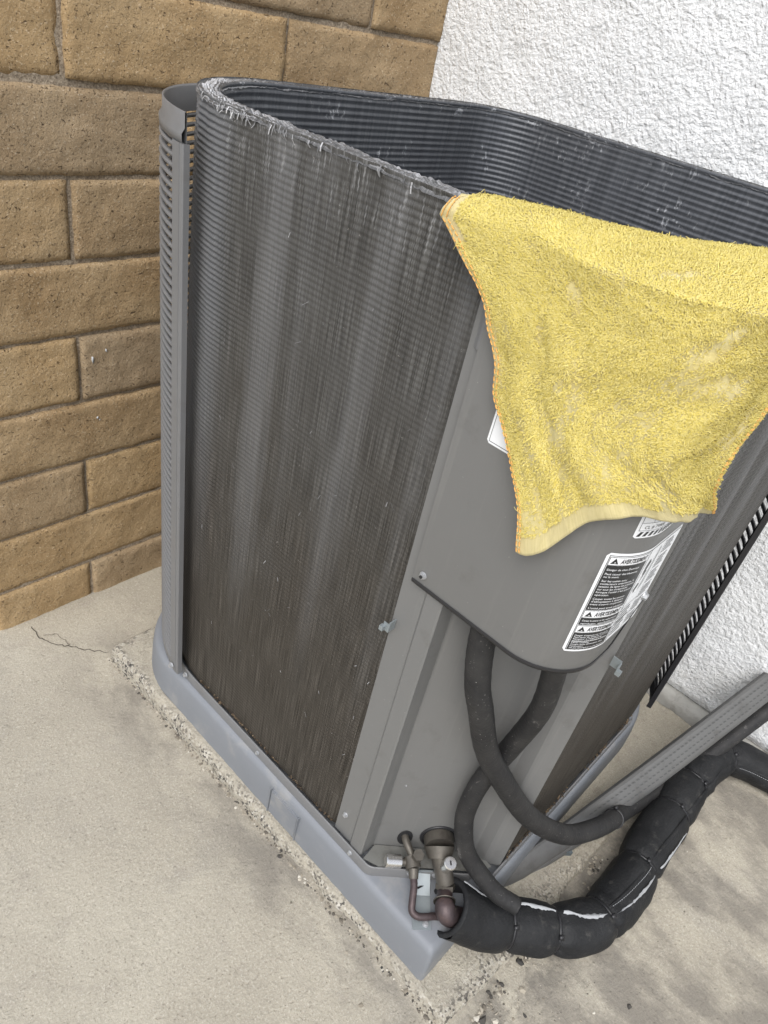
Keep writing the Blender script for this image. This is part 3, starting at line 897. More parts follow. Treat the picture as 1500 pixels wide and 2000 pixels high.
# printed labels, bent to the cover
def wrap_plate(mb, s0, s1, z0, z1, off, mi, r=0.0, n=None):
    n = n or max(3, int((s1 - s0) / .003) + 2)
    sv = np.linspace(s0, s1, n); V = []
    for s in sv:
        e = min(s - s0, s1 - s); c = 0
        if r and e < r: c = r - math.sqrt(max(0, r * r - (r - e) ** 2))
        x, y = cpath(s, off); V += [(x, y, z0 + c), (x, y, z1 - c)]
    mb.add(V, [(2 * k, 2 * k + 2, 2 * k + 3, 2 * k + 1) for k in range(n - 1)], mi)
def text_mesh(body, size, bold=0.0, shear=0.0):
    cu = bpy.data.curves.new('t', 'FONT'); cu.body = body; cu.size = size; cu.offset = bold; cu.shear = shear; cu.resolution_u = 2
    o = bpy.data.objects.new('t', cu); COL.objects.link(o)
    dg = bpy.context.evaluated_depsgraph_get(); dg.update()
    me = bpy.data.meshes.new_from_object(o.evaluated_get(dg))
    V = [tuple(v.co) for v in me.vertices]; F = [tuple(p.vertices) for p in me.polygons]
    bpy.data.objects.remove(o); bpy.data.curves.remove(cu); bpy.data.meshes.remove(me)
    return V, F
def wrap_text(mb, body, s0, z0, size, mi, width=None, bold=0.0, off=.0011, shear=0.0):
    V, F = text_mesh(body, size, bold, shear)
    if not V: return
    w_ = max(v[0] for v in V); k = 1.0 if width is None else min(1.35, width / w_)
    mb.add([(*cpath(s0 + v[0] * k, off), z0 + v[1]) for v in V], F, mi)
def tri(mb, s, z, h, mi, off=.0011):
    mb.add([(*cpath(s, off), z), (*cpath(s + h * 1.15, off), z), (*cpath(s + h * .575, off), z + h)], [(0, 1, 2)], mi)
wl = MB()
A0, A1, B0, B1 = .2685, .398, .7345, .872
wrap_plate(wl, A0, A1, B0, B1, .0003, 0, r=.004)
wrap_plate(wl, A0 + .003, A1 - .003, B0 + .0025, B1 - .003, .0005, 1)             # thin black keyline
wrap_plate(wl, A0 + .0036, A1 - .0036, B0 + .0031, B1 - .0036, .0007, 0)
T0, T1 = A0 + .0040, .3205
def head(zb_, s0=T0, s1=T1):
    wrap_plate(wl, s0, s1 + .0, zb_, zb_ + .0105, .0008, 1); wrap_plate(wl, s0 + .0006, s1 - .0006, zb_ + .0006, zb_ + .0099, .0009, 0)
    tri(wl, s0 + .002, zb_ + .002, .0072, 1); tri(wl, s0 + .0055, zb_ + .0033, .0016, 0, .0013)
    wrap_text(wl, 'AVERTISSEMENT', s0 + .0125, zb_ + .0025, .0080, 1, width=s1 - s0 - .0145, bold=.00028, shear=.15)
head(.8570)
wrap_plate(wl, T0, T1, .7960, .8568, .0008, 1)
body = ['Danger de choc Électrique', None, 'Peut causer des blessures', 'ou la mort.', None, 'Sur les unités avec', 'contacteurs unipolaires, la', 'tension de ligne est présente', 'sur tous les composants', "lorsque l'unité n'est pas en", 'opération.', None, 'Couper toutes les sources', "d'alimentation à distance", "avant d'ouvrir ce panneau.", None, "L'unité peut avoir plusieurs", "sources d'alimentation."]
z = .8515
for t in body:
    if t is None: z -= .0017; continue
    wrap_text(wl, t, T0 + .0018, z - .0012, .0036, 0, width=min(.042, .00150 * len(t)), bold=.00002); z -= .00378
head(.7850)
wrap_plate(wl, T0, T1, .7745, .7848, .0008, 1)
for k, t in enumerate(['Causer le cancer et des malformations', 'reproduction.  www.P65Warnings']):
    wrap_text(wl, t, T0 + .0018, .7802 - k * .0043, .0034, 0, width=.042, bold=.00002)
head(.7632)
wrap_plate(wl, T0, T1, .7378, .7630, .0008, 1)
z = .7592
for t in ["Danger d'explosion ou d'incendie.", 'Peut causer des blessures ou la mort.', 'Récupérer le réfrigérant du', "aspiration avant d'ouvrir le système.", '-', 'Lames rotatives.', "Couper toute alimentation avant", "l'entretien.", 'Ne pas obtempérer à cette directive', 'causer des blessures graves ou la mort.']:
    if t == '-':
        wrap_plate(wl, T0 + .001, T1 - .001, z + .0016, z + .0020, .0010, 0); continue
    wrap_text(wl, t, T0 + .0018, z - .0006, .0026, 0, width=min(.043, .00125 * len(t)), bold=.00002); z -= .00268
# pictogram panel: a hand and a bolt on a light ground
wrap_plate(wl, .3225, .3235, .7385, .869, .0009, 1)
PS, PZ = .331, .800
def poly(pts, mi, off=.0010):
    wl.add([(*cpath(PS + a, off), PZ + b_) for a, b_ in pts], [tuple(range(len(pts)))], mi)
poly([(.0, .044), (.004, .052), (.0095, .046), (.006, .036), (.009, .034), (.002, .018), (.0035, .030), (.0005, .032)], 1)
poly([(-.004, .012), (.002, .020), (.006, .016), (.001, .006)], 1)
poly([(.012, .004), (.020, .010), (.022, .060), (.017, .064), (.015, .030)], 2)
# right-hand text columns, seen edge on
wrap_plate(wl, .3600, .3606, .7385, .869, .0009, 1)
for k in range(34):
    zz_ = .8635 - k * .0036
    if k % 6 == 5: continue
    wrap_plate(wl, .3625, .3625 + .026 * (.7 + .3 * rng.random()), zz_ - .0015, zz_, .0009, 1)
wrap_plate(wl, .3232, .3595, .7860, .7868, .0009, 1); wrap_plate(wl, .3232, .3595, .7630, .7638, .0009, 1)
for k in range(8):
    zz_ = .782 - k * .0052
    wrap_plate(wl, .326, .326 + .03 * (.7 + .3 * rng.random()), zz_ - .002, zz_, .0009, 1)
lab = wl.build('warning_label', [WHITEL, BLACKL, GREYL], cover)
lab['label'] = 'black and white warning label wrapped round the cover corner'
wl = MB()
wrap_plate(wl, .284, .348, .8915, .955, .0003, 0, r=.002)
for k in range(9):
    s = .287 + k * .0066
    wl.add([(*cpath(s, .0006), .8935), (*cpath(s + .0036, .0006), .8935), (*cpath(s + .0066, .0006), .8990), (*cpath(s + .0030, .0006), .8990)], [(0, 1, 2, 3)], 1)
wrap_text(wl, 'CL # 79900', .292, .9025, .0055, 1, off=.0007)
wrap_plate(wl, .287, .345, .9003, .9007, .0006, 1); wrap_plate(wl, .287, .345, .9095, .9099, .0006, 1); wrap_plate(wl, .287, .2875, .9003, .95, .0006, 1)
for k in range(3): wrap_plate(wl, .300 + k * .014, .3004 + k * .014, .9095, .95, .0006, 1)
wl.build('certification_label', [WHITEL, BLACKL], cover)
wl = MB()
wrap_plate(wl, .114, .190, .9190, .975, .0003, 0, r=.003)
wrap_plate(wl, .1165, .1875, .9215, .9221, .0006, 1); wrap_plate(wl, .1165, .1170, .9215, .972, .0006, 1)
wl.build('wiring_label', [WHITEL, BLACKL], cover)
# top of the control box (a wedge filling the corner)
tp = [(.002, .002)] + [cpath(s, -.003) for s in np.linspace(.07, .40, 24)] + [(.17, -.2), (.05, -.045)]
n = len(tp)
V = [(x, y, 1.1125) for x, y in tp] + [(x, y, 1.0) for x, y in tp]
mesh('control_box', V, [tuple(range(n))[::-1]] + [(k, (k + 1) % n, n + (k + 1) % n, n + k) for k in range(n)], PAINT2, unit)

# -------- curved corner grilles
def grille(name, cx, cy, r, a_post, sweep, z0, z1, parent, shift_top, mat, h=.0062, nsl=72, label=None):
    """a_post: angle of the post centre; slats go on round the corner by sweep (radians, signed)"""
    g = empty(name, (0, 0, 0), parent)
    if label: g['label'] = label
    def pt(a, rr, z):
        f = (z - z0) / (z1 - z0)
        return (cx + rr * math.cos(a) + shift_top[0] * f, cy + rr * math.sin(a) + shift_top[1] * f, z)
    sg = 1 if sweep > 0 else -1
    hw = .0125 / r
    # post: flat strip with two folded flanges
    A = [(-hw * 1.05, -.009), (-hw * 1.05, -.001), (-hw * 1.0, 0), (-hw * .62, .0004), (-hw * .60, -.0025), (-hw * .50, -.0025), (-hw * .48, .001), (hw * .95, .001), (hw, 0), (hw * 1.02, -.006)]
    V = []; zz_ = [z0, z0 + .02, z1 - .045, z1 - .035]
    for z in zz_: V += [pt(a_post + sg * a, r + d, z) for a, d in A]
    n = len(A); F = grid_faces(4, n).tolist()
    if sg > 0: F = [f[::-1] for f in F]
    o = mesh('post', V, F, mat, g)
    sol = o.modifiers.new('sheet', 'SOLIDIFY'); sol.thickness = .0012
    # bands at the upper and lower end
    for nm, za, zb_, lipd in (('top_band', z1 - .036, z1, .004), ('bottom_band', z0, z0 + .022, 0)):
        aa = np.linspace(-hw * .95, abs(sweep), 36)
        rows = [(-.003, za), (.0005, za + .001), (.0012, za + .012), (-.003 if lipd else .001, za + .018), (-.003 if lipd else .001, zb_ - .001), (-.0045, zb_), (-.006, zb_ - .003), (-.006, za)]
        V = []
        for d, z in rows: V += [pt(a_post + sg * a, r + d, z) for a in aa]
        F = grid_faces(len(rows), 36).tolist()
        mesh(nm, V, F, mat, g, True)
    # slats
    aa = np.linspace(hw * .9, abs(sweep), 22)
    rows = [(-.0045, 0), (0, .0008), (.0012, h * .5), (0, h - .0008), (-.0045, h), (-.006, h * .5)]
    pitch = (z1 - .036 - z0 - .022) / nsl
    V = []
    for d, z in rows: V += [(cx + (r + d) * math.cos(a_post + sg * a), cy + (r + d) * math.sin(a_post + sg * a), z) for a in aa]
    F = grid_faces(6, 22, False).tolist() + [[5 * 22 + k, 5 * 22 + k + 1, k + 1, k] for k in range(21)]
    me = None
    for k in range(nsl):
        z = z0 + .022 + (k + .3) * pitch; f = (z - z0) / (z1 - z0)
        if me is None:
            o = mesh('slat', V, F, mat, g, True); me = o.data
        else:
            o = bpy.data.objects.new('slat', me); COL.objects.link(o); o.parent = g
        o.location = (shift_top[0] * f, shift_top[1] * f, z)
    # inner stiffening post round the corner
    V = []
    for z in (z0, z1 - .03): V += [pt(a_post + sg * (abs(sweep) + a), r + d, z) for a, d in ((-.02, -.006), (-.02, .001), (.07, .001), (.07, -.006))]
    mesh('end_post', V, grid_faces(2, 4), mat, g)
    return g
g1 = grille('corner_grille', .235, .403, .263, PI - .155, -1.35, .128, 1.103, unit, (0, .032), PAINT2, label='grey curved louvered corner grille standing off the coil')
screw((-.0285, .447, .140), (-1, 0, 0), g1, 1.3)
g2 = grille('corner_grille', .668, -.034, .2180, -PI / 2 + .30, 1.20, .128, 1.112, unit, (0, 0), BLACK, h=.0068, nsl=48, label='dark louvered corner grille close to the stucco wall')

# -------- valves and bracket on the base
plate = MB()
pp = [(-.006, -.070), (.025, -.066), (.142, -.183), (.152, -.196), (.150, -.222), (.128, -.214), (.036, -.124), (.004, -.096)]
n = len(pp)
plate.add([(x, y, .1300) for x, y in pp] + [(x, y, .1280) for x, y in pp], [tuple(range(n))[::-1]] + [(k, (k + 1) % n, n + (k + 1) % n, n + k) for k in range(n)])
valve_plate = plate.build('valve_plate', DULLZ, unit)
screw((.040, -.1335, .121), (-.7, -.7, 0), valve_plate, 1.0); screw((.070, -.1645, .121), (-.7, -.7, 0), valve_plate, 1.0)
screw((.060, -.112, .1302), (0, 0, 1), valve_plate, .6)
# openings in the panel
disc(diag(.60, .168, .0006), DN, .029, 'line_opening', DARK, service, th=.0008)
tor = MB(); cc = diag(.60, .168, .001)
q = Vector(DN).to_track_quat('Z', 'Y'); a = np.linspace(0, 2 * PI, 33)
V, F = tube_vf(np.array([np.array(cc) + np.array(q @ Vector((.0295 * math.cos(t), .0295 * math.sin(t), 0))) for t in a]), .0022, 8, False); tor.add(V, F)
tor.build('opening_rim', BLACK, service, True)
disc(diag(.27, .158, .0006), DN, .0125, 'line_opening', DARK, service, th=.0008, sq=1.6)
# suction valve: stout body, capped port
def mix_path(*p): return [tuple(x) for x in p]
sv = MB()
e0 = diag(.60, .168, -.02); e1 = diag(.60, .168, .018); e2 = diag(.605, .160, .034)
cyl_between(sv, e0, e1, .025, .0245, 24); cyl_between(sv, e1, e2, .0255, .019, 24)
cyl_between(sv, diag(.61, .164, .026), (.0665, -.188, .132), .0165, .0145, 24)
cyl_between(sv, (.0665, -.188, .132), (.063, -.192, .126), .0165, .0165, 6)
suction = sv.build('suction_valve', BRASS, unit, True); suction.modifiers.new('e', 'EDGE_SPLIT').split_angle = math.radians(40)
pc = MB(); b0 = np.array((.072, -.175, .158)); ax = np.array([-.18, -.22, .95]); ax /= np.linalg.norm(ax)
cyl_between(pc, b0 - ax * .012, b0 + ax * .004, .006, .006, 16)
pc.build('port_stem', BRASS, suction, True)
pc = MB(); cyl_between(pc, b0 + ax * .003, b0 + ax * .0285, .0105, .0105, 24); cyl_between(pc, b0 + ax * .0285, b0 + ax * .0300, .0105, .0092, 24)
o = pc.build('port_cap', CAPM, suction, True); o.modifiers.new('e', 'EDGE_SPLIT').split_angle = math.radians(35)
V, F = box_vf(-.0012, .0012, -.0035, .0035, 0, .0008); o2 = mesh('cap_slot', V, F, DARK, suction)
o2.location = b0 + ax * .0298; o2.rotation_euler = Vector(ax).to_track_quat('Z', 'Y').to_euler()
# liquid valve
lv = MB()
cyl_between(lv, (.046, -.125, .150), (.036, -.140, .146), .0125, .0125, 20)
cyl_between(lv, (.049, -.131, .146), (.045, -.136, .172), .0095, .0095, 6)
cyl_between(lv, (.036, -.140, .146), (.027, -.150, .140), .0085, .0075, 16)
cyl_between(lv, (.040, -.131, .147), (.026, -.117, .148), .0055, .0055, 16)
liquid = lv.build('liquid_valve', BRASS, unit, True); liquid.modifiers.new('e', 'EDGE_SPLIT').split_angle = math.radians(40)
pc = MB(); d0 = np.array((.027, -.118, .148)); dx = np.array([-.74, .62, .12]); dx /= np.linalg.norm(dx)
cyl_between(pc, d0, d0 + dx * .024, .0105, .0105, 24); cyl_between(pc, d0 + dx * .024, d0 + dx * .0255, .0105, .0090, 24)
o = pc.build('port_cap', CAPM, liquid, True); o.modifiers.new('e', 'EDGE_SPLIT').split_angle = math.radians(35)
tube('liquid_stub', [diag(.27, .160, -.02), diag(.27, .162, .006), (.046, -.124, .155), (.043, -.132, .148)], .0062, BRASS, liquid, 16)
# galvanised bracket holding the plate to the base
br = MB()
def slab(p0, p1, side, wd, th, nrm):
    p0, p1, side, nrm = map(lambda v: np.array(v, float), (p0, p1, side, nrm)); side /= np.linalg.norm(side); nrm /= np.linalg.norm(nrm)
    V = []
    for p in (p0, p1):
        for a_ in (-1, 1):
            for b_ in (0, 1): V.append(p + side * wd * a_ / 2 - nrm * th * b_)
    br.add(V, [(0, 4, 6, 2), (1, 3, 7, 5), (0, 1, 5, 4), (2, 6, 7, 3), (0, 2, 3, 1), (4, 5, 7, 6)])
sd_ = np.array([.73, -.68, 0]); dn = np.array([-.70, -.71, 0])
slab((.053, -.149, .1235), (.0335, -.170, .1070), sd_, .030, .0016, (.3, .3, 1))
slab((.0345, -.1690, .1075), (-.004, -.205, .1065), sd_, .030, .0016, (0, 0, 1))
slab((.053, -.149, .1315), (.053, -.149, .1180), sd_, .036, .0016, dn)
bracket = br.build('line_bracket', ZINC, unit)
V, F = box_vf(-.0016, .0016, -.009, .009, 0, .0006); o = mesh('bracket_slot', V, F, DARK, bracket)
o.matrix_world = Matrix.Translation((.0420, -.1615, .1145)) @ Vector((.3, .28, 1)).to_track_quat('Z', 'Y').to_matrix().to_4x4() @ Matrix.Rotation(-.9, 4, 'Z')
screw((.0065, -.2035, .1066), (0, 0, 1), bracket, 1.0)

# leaf litter caught behind the lip
mb = MB()
for q in range(520):
    if rng.random() < .45:
        s = rng.uniform(-.0, .42); x, y = -.0015 + rng.normal(0, .0018), s
    else:
        s = rng.uniform(.18, .66); x, y = s, -.2285 + rng.normal(0, .002)
    if float(vnoise(s * 30, 1.0, 5)) < -.2: continue
    z = .128 + rng.uniform(0, .006); L = rng.uniform(.0015, .006); a = rng.uniform(0, PI); w_ = rng.uniform(.0006, .002)
    d_ = np.array([math.cos(a), math.sin(a), rng.normal(0, .4)]) * L / 2; e_ = np.array([-math.sin(a), math.cos(a), rng.normal(0, .3)]) * w_ / 2; c_ = np.array([x, y, z])
    mb.add([c_ - d_ - e_, c_ + d_ - e_, c_ + d_ + e_, c_ - d_ + e_, c_ + np.array([0, 0, w_ * .6])], [(0, 1, 4), (1, 2, 4), (2, 3, 4), (3, 0, 4), (3, 2, 1, 0)])
o = mb.build('leaf_litter', LITTER, unit); o['kind'] = 'stuff'

# ------------------------------------------------------------------ yellow towel hung over the control corner
towel = empty('towel', (-.02, -.15, 1.12))
tag(towel, 'worn yellow terry towel draped over the corner of the air conditioner', 'towel')
TO = np.array([-.02, -.15, 1.12])
left = np.array([(.004, 1.108), (.04, 1.082), (.074, 1.054), (.086, 1.031), (.103, 1.005), (.112, .975), (.132, .951), (.154, .923), (.181, .883), (.196, .842)])
right = np.array([(.455, 1.118), (.415, 1.066), (.384, 1.036), (.352, 1.002), (.332, .980), (.335, .955), (.358, .93), (.385, .905)])
topc = np.array([(.004, 1.108), (.05, 1.114), (.116, 1.117), (.184, 1.119), (.257, 1.121), (.36, 1.121), (.455, 1.118)])
botc = np.array([(.196, .842), (.210, .845), (.220, .858), (.228, .878), (.238, .903), (.252, .920), (.274, .929), (.320, .920), (.385, .905)])
def curve(P, n):
    Q = catmull(np.column_stack([P, np.zeros(len(P))]), 16)[:, :2]
    s = np.concatenate([[0], np.cumsum(np.linalg.norm(np.diff(Q, axis=0), axis=1))]); s /= s[-1]
    t = np.linspace(0, 1, n); return np.column_stack([np.interp(t, s, Q[:, 0]), np.interp(t, s, Q[:, 1])])
NC, NT, NR, NI = 150, 100, 34, 8
Lc, Rc, Tc, Bc = curve(left, NT), curve(right, NT), curve(topc, NC), curve(botc, NC)
c = np.linspace(0, 1, NC)[None, :, None]; t = np.linspace(0, 1, NT)[:, None, None]
SZ = (1 - c) * Lc[:, None] + c * Rc[:, None] + (1 - t) * Tc[None] + t * Bc[None] - ((1 - c) * (1 - t) * Lc[0] + c * (1 - t) * Rc[0] + (1 - c) * t * Lc[-1] + c * t * Rc[-1])
cc, tt = np.broadcast_to(c[..., 0], (NT, NC)), np.broadcast_to(t[..., 0], (NT, NC))
def wr(cc, tt):
    o = .013 + .003 * fbm(cc * 4 + 3, tt * 3, 301, 3) + .0009 * fbm(cc * 20, tt * 14, 302, 3)
    # folds hanging from the rim
    for c0, dc, amp, wd in ((.30, .26, .005, .07), (.56, -.10, -.004, .09), (.74, .05, .0045, .08), (.12, .30, .003, .06)):
        o = o + amp * np.exp(-((cc - c0 - dc * (tt - .5)) / wd) ** 2) * sstep(.02, .5, tt)
    o = o + .006 * sstep(.55, 1, tt) * (.6 + .6 * np.sin(cc * 13 + 1.0)) + .006 * sstep(.88, 1, cc) * sstep(.1, .5, tt)
    return o
O = wr(cc, tt)
hang = np.empty((NT, NC, 3))
for i in range(NT):
    for j in range(NC):
        x, y = cpath(SZ[i, j, 0], O[i, j]); hang[i, j] = (x, y, SZ[i, j, 1])
# over the top of the box, to the inner crest, then a little way down inside
crest = np.array([(.004, -.012, .045, 1.128), (.05, .006, .020, 1.134), (.116, .016, -.026, 1.137), (.184, .047, -.083, 1.138), (.226, .076, -.121, 1.139), (.257, .122, -.149, 1.140), (.289, .177, -.178, 1.139), (.36, .235, -.207, 1.137), (.455, .30, -.225, 1.134)])
sT = Tc[:, 0]
CRX = np.column_stack([np.interp(sT, crest[:, 0], crest[:, k]) for k in (1, 2, 3)])
k_ = np.ones(9) / 9
for q in range(3):
    pd = np.pad(CRX[:, q], 4, mode='edge'); CRX[:, q] = np.convolve(pd, k_, 'valid')
top = np.empty((NR, NC, 3)); 
for i in range(NR):
    r = (i + 1) / NR; f = math.sin(r * PI / 2)
    lin = hang[0] * (1 - r) + CRX * r
    lin[:, 2] = hang[0][:, 2] + (CRX[:, 2] - hang[0][:, 2]) * f
    e = np.sin(r * PI)
    lin[:, 2] += e * (.0035 * fbm(np.linspace(0, 9, NC), np.full(NC, r * 2.2), 311, 3) + .002)
    lin[:, 0] += -.004 * math.sin(min(1, r * 2) * PI) ; top[i] = lin
ins = np.empty((NI, NC, 3))
for i in range(NI):
    r = (i + 1) / NI
    p = CRX.copy(); p[:, 0] += .012 * math.sin(r * PI / 2); p[:, 1] += .010 * math.sin(r * PI / 2); p[:, 2] -= .035 * (1 - math.cos(r * PI / 2)); ins[i] = p
G = np.vstack([ins[::-1], top[::-1], hang])
G[:, :, 2] += .0012 * fbm(np.linspace(0, 14, NC)[None, :], np.linspace(0, 12, len(G))[:, None], 320, 3)
NV = len(G)
dv = np.vstack([np.zeros((1, NC)), np.linalg.norm(np.diff(G, axis=0), axis=2)]).cumsum(0)
UVt = np.stack([np.broadcast_to(np.linspace(0, .45, NC), (NV, NC)), dv], -1)
hem = np.zeros((NV, NC)); hem[-6:] = 1; hem[-7] = .6
hem[:, :2] = np.maximum(hem[:, :2], .9)
hem[:NI + NR + 8, :6] = 1
du = np.gradient(G, axis=1); dvv = np.gradient(G, axis=0); NN = np.cross(du, dvv); NN /= np.linalg.norm(NN, axis=2)[..., None] + 1e-12
F = grid_faces(NV, NC)
if NN[-30, 20, 0] > 0: NN = -NN; F = F[:, ::-1]
cloth = mesh('cloth', (G - TO).reshape(-1, 3), F, TOWEL, towel, True, uv=UVt.reshape(-1, 2))
at = cloth.data.attributes.new('hem', 'FLOAT', 'POINT'); at.data.foreach_set('value', hem.astype(np.float32).ravel())
sol = cloth.modifiers.new('thickness', 'SOLIDIFY'); sol.thickness = .0035; sol.offset = -1
# terry loops
TU = du / (np.linalg.norm(du, axis=2)[..., None] + 1e-12); TV = dvv / (np.linalg.norm(dvv, axis=2)[..., None] + 1e-12)
area = np.linalg.norm(np.cross(du, dvv), axis=2); pr = (area / area.sum()).ravel()
NL = 240000
idx = rng.choice(len(pr), NL, p=pr); i0 = np.minimum(idx // NC, NV - 2); j0 = np.minimum(idx % NC, NC - 2)
fu, fv = rng.random(NL), rng.random(NL)
def bil(A):
    return (A[i0, j0] * ((1 - fu) * (1 - fv))[:, None] + A[i0, j0 + 1] * (fu * (1 - fv))[:, None] + A[i0 + 1, j0] * ((1 - fu) * fv)[:, None] + A[i0 + 1, j0 + 1] * (fu * fv)[:, None])
Pp, Nn, Uu, Vd = bil(G), bil(NN), bil(TU), bil(TV)
uvp = bil(UVt)
dens = fbm(uvp[:, 0] * 22, uvp[:, 1] * 22, 333, 3) + .6 * fbm(uvp[:, 0] * 60, uvp[:, 1] * 60, 334, 2)
onTop = sstep(.13, .07, uvp[:, 1]); dens = dens + .9 * onTop + .45 * sstep(.3, .43, uvp[:, 0])
keep = (dens > rng.normal(-.22, .55, NL)) & (hem[i0, j0] < .5)
Pp, Nn, Uu, Vd, uvk = Pp[keep], Nn[keep], Uu[keep], Vd[keep], uvp[keep]; NL = len(Pp)
flow = fbm(uvk[:, 0] * 30, uvk[:, 1] * 30, 340, 2) * 2.2
ang = flow + rng.normal(0, 1.1, NL) + PI * .5
tang = Uu * np.cos(ang)[:, None] + Vd * np.sin(ang)[:, None]
side = np.cross(Nn, tang)
Ln = rng.gamma(7, .00021, NL) + .0008; longm = rng.random(NL) < .004; Ln[longm] *= 2.6
wd = rng.uniform(.00026, .00040, NL)
hgt = Ln * rng.uniform(.30, .75, NL)
pts = []
for f, hh, cur in ((0, 0, 0), (.5, 1.0, .25), (1.0, .45, .30)):
    cen = Pp + tang * (Ln * f)[:, None] + Nn * (hgt * hh + .0004)[:, None] + side * (Ln * cur * rng.normal(0, 1, NL))[:, None]
    cen[:, 2] -= Ln * f * .15
    pts.append(cen + side * wd[:, None]); pts.append(cen - side * wd[:, None])
V = np.stack(pts, 1).reshape(-1, 3) - TO
b8 = (np.arange(NL) * 6)[:, None]
F = np.vstack([b8 + np.array([k, k + 1, k + 3, k + 2]) for k in (0, 2)])
lo = mesh('terry_pile', V, F, LOOPS, towel, True); lo['kind'] = 'stuff'
# orange stitching along the two side hems
for nm, j in (('hem_stitching', 1), ('hem_stitching', NC - 3)):
    mb = MB()
    for i in range(NI + NR // 2 if j == 1 else NI + NR, NV - 2, 2):
        for jj in (j, j + 2 if j == 1 else j - 2):
            a, b_ = G[i, jj] + NN[i, jj] * .0012 - TO, G[i + 1, jj] + NN[i + 1, jj] * .0012 - TO
            V, F2 = tube_vf(np.array([a, (a + b_) / 2 + NN[i, jj] * .0006, b_ + (b_ - a) * .35]), .00065, 5); mb.add(V, F2)
    mb.build(nm, STITCH, towel, True)

# ------------------------------------------------------------------ the two black electrical conduits
def ties(parent, P, idxs, R_, name='cable_tie', wt=.0035):
    T, N, B = frames(P)
    for i in idxs:
        a = np.linspace(0, 2 * PI, 40, endpoint=False); r = R_[i] + .0012
        V = []
        for dw, dr in ((-wt, -.001), (-wt, .0008), (wt, .0008), (wt, -.001)):
            V += [P[i] + T[i] * dw + (r + dr) * (math.cos(q) * N[i] + math.sin(q) * B[i]) for q in a]
        F = [tuple(f) for f in grid_faces(4, 40, True)]
        m = MB().add(V, F)
        ha = -1.25 + .4 * math.sin(i); hc = P[i] + (r + .002) * (math.cos(ha) * N[i] + math.sin(ha) * B[i])
        rad = math.cos(ha) * N[i] + math.sin(ha) * B[i]; tg = -math.sin(ha) * N[i] + math.cos(ha) * B[i]
        V = [hc + T[i] * x * .004 + tg * y * .0035 + rad * z * .003 for x in (-1, 1) for y in (-1, 1) for z in (-1, 1)]
        m.add(V, [(0, 1, 3, 2), (4, 6, 7, 5), (0, 4, 5, 1), (2, 3, 7, 6), (0, 2, 6, 4), (1, 5, 7, 3)])
        m.build(name, TIEM, parent, True)
C1 = [(.017, -.112, .775), (.0165, -.1135, .715), (.016, -.118, .66), (.020, -.130, .60), (.030, -.143, .555), (.056, -.163, .47), (.090, -.190, .40), (.136, -.222, .32), (.174, -.246, .27), (.223, -.270, .22), (.275, -.290, .18), (.344, -.31, .15), (.404, -.320, .122), (.455, -.322, .088), (.520, -.331, .063), (.63, -.358, .060), (.74, -.385, .085), (.83, -.411, .130), (.90, -.432, .172), (.93, -.44, .19)]
PC1 = catmull(C1, 10)
c1 = empty('electrical_conduit', C1[-1]); tag(c1, 'thick black flexible conduit looping from under the cover and out along the grey strip', 'conduit')
V, F = tube_vf(PC1 - np.array(C1[-1]), .0168 + .0002 * np.sin(np.arange(len(PC1)) * 2.1), 24); mesh('conduit_sheath', V, F, CONDUIT, c1, True)
i1 = int(np.argmin(np.linalg.norm(PC1 - np.array([.425, -.320, .108]), axis=1)))
_r = np.full(len(PC1), .0168)
ties(c1, PC1 - np.array(C1[-1]), [i1], _r)
C2 = [(.050, -.192, .775), (.052, -.1935, .720), (.062, -.196, .665), (.082, -.1975, .57), (.098, -.1800, .46), (.0955, -.1690, .40), (.0890, -.1630, .35), (.0855, -.1635, .29), (.0845, -.173, .25), (.092, -.190, .2), (.106, -.221, .16), (.121, -.255, .13), (.137, -.288, .118)]
PC2 = catmull(C2, 10)
c2 = empty('electrical_conduit', C2[-1]); tag(c2, 'thinner black conduit crossing behind the looping one and dropping to the pipe insulation', 'conduit')
V, F = tube_vf(PC2 - np.array(C2[-1]), .0148 + .0002 * np.sin(np.arange(len(PC2)) * 2.3), 22); mesh('conduit_sheath', V, F, CONDUIT, c2, True)

# ------------------------------------------------------------------ insulated refrigerant line
line = empty('refrigerant_line', (.3, -.40, .012)); LO = np.array([.3, -.40, .012])
tag(line, 'thick black insulated pipe with cable ties curving across the patio', 'pipe')
INS = [(.045, -.213, .124), (.087, -.255, .087), (.136, -.296, .071), (.177, -.337, .064), (.222, -.375, .057), (.282, -.398, .0555), (.365, -.402, .0555), (.449, -.397, .0555), (.552, -.394, .056), (.665, -.392, .057), (.762, -.397, .058), (.825, -.425, .056), (.858, -.495, .053), (.877, -.589, .052), (.885, -.75, .05)]
PI_ = catmull(INS, 18); n = len(PI_)
sI = np.concatenate([[0], np.cumsum(np.linalg.norm(np.diff(PI_, axis=0), axis=1))])
tie_w = [(.124, -.287), (.187, -.346), (.276, -.397), (.415, -.40), (.575, -.394), (.675, -.392), (.815, -.42)]
tie_i = [int(np.argmin(np.linalg.norm(PI_[:, :2] - np.array(w_), axis=1))) for w_ in tie_w]
rI = np.full(n, .0435) + .0012 * vnoise(sI * 18, sI * 0, 5)
rI = rI - .004 * sstep(.78, .98, sI)
for i in tie_i: rI = rI - .0085 * np.exp(-np.abs(sI - sI[i]) / .010)
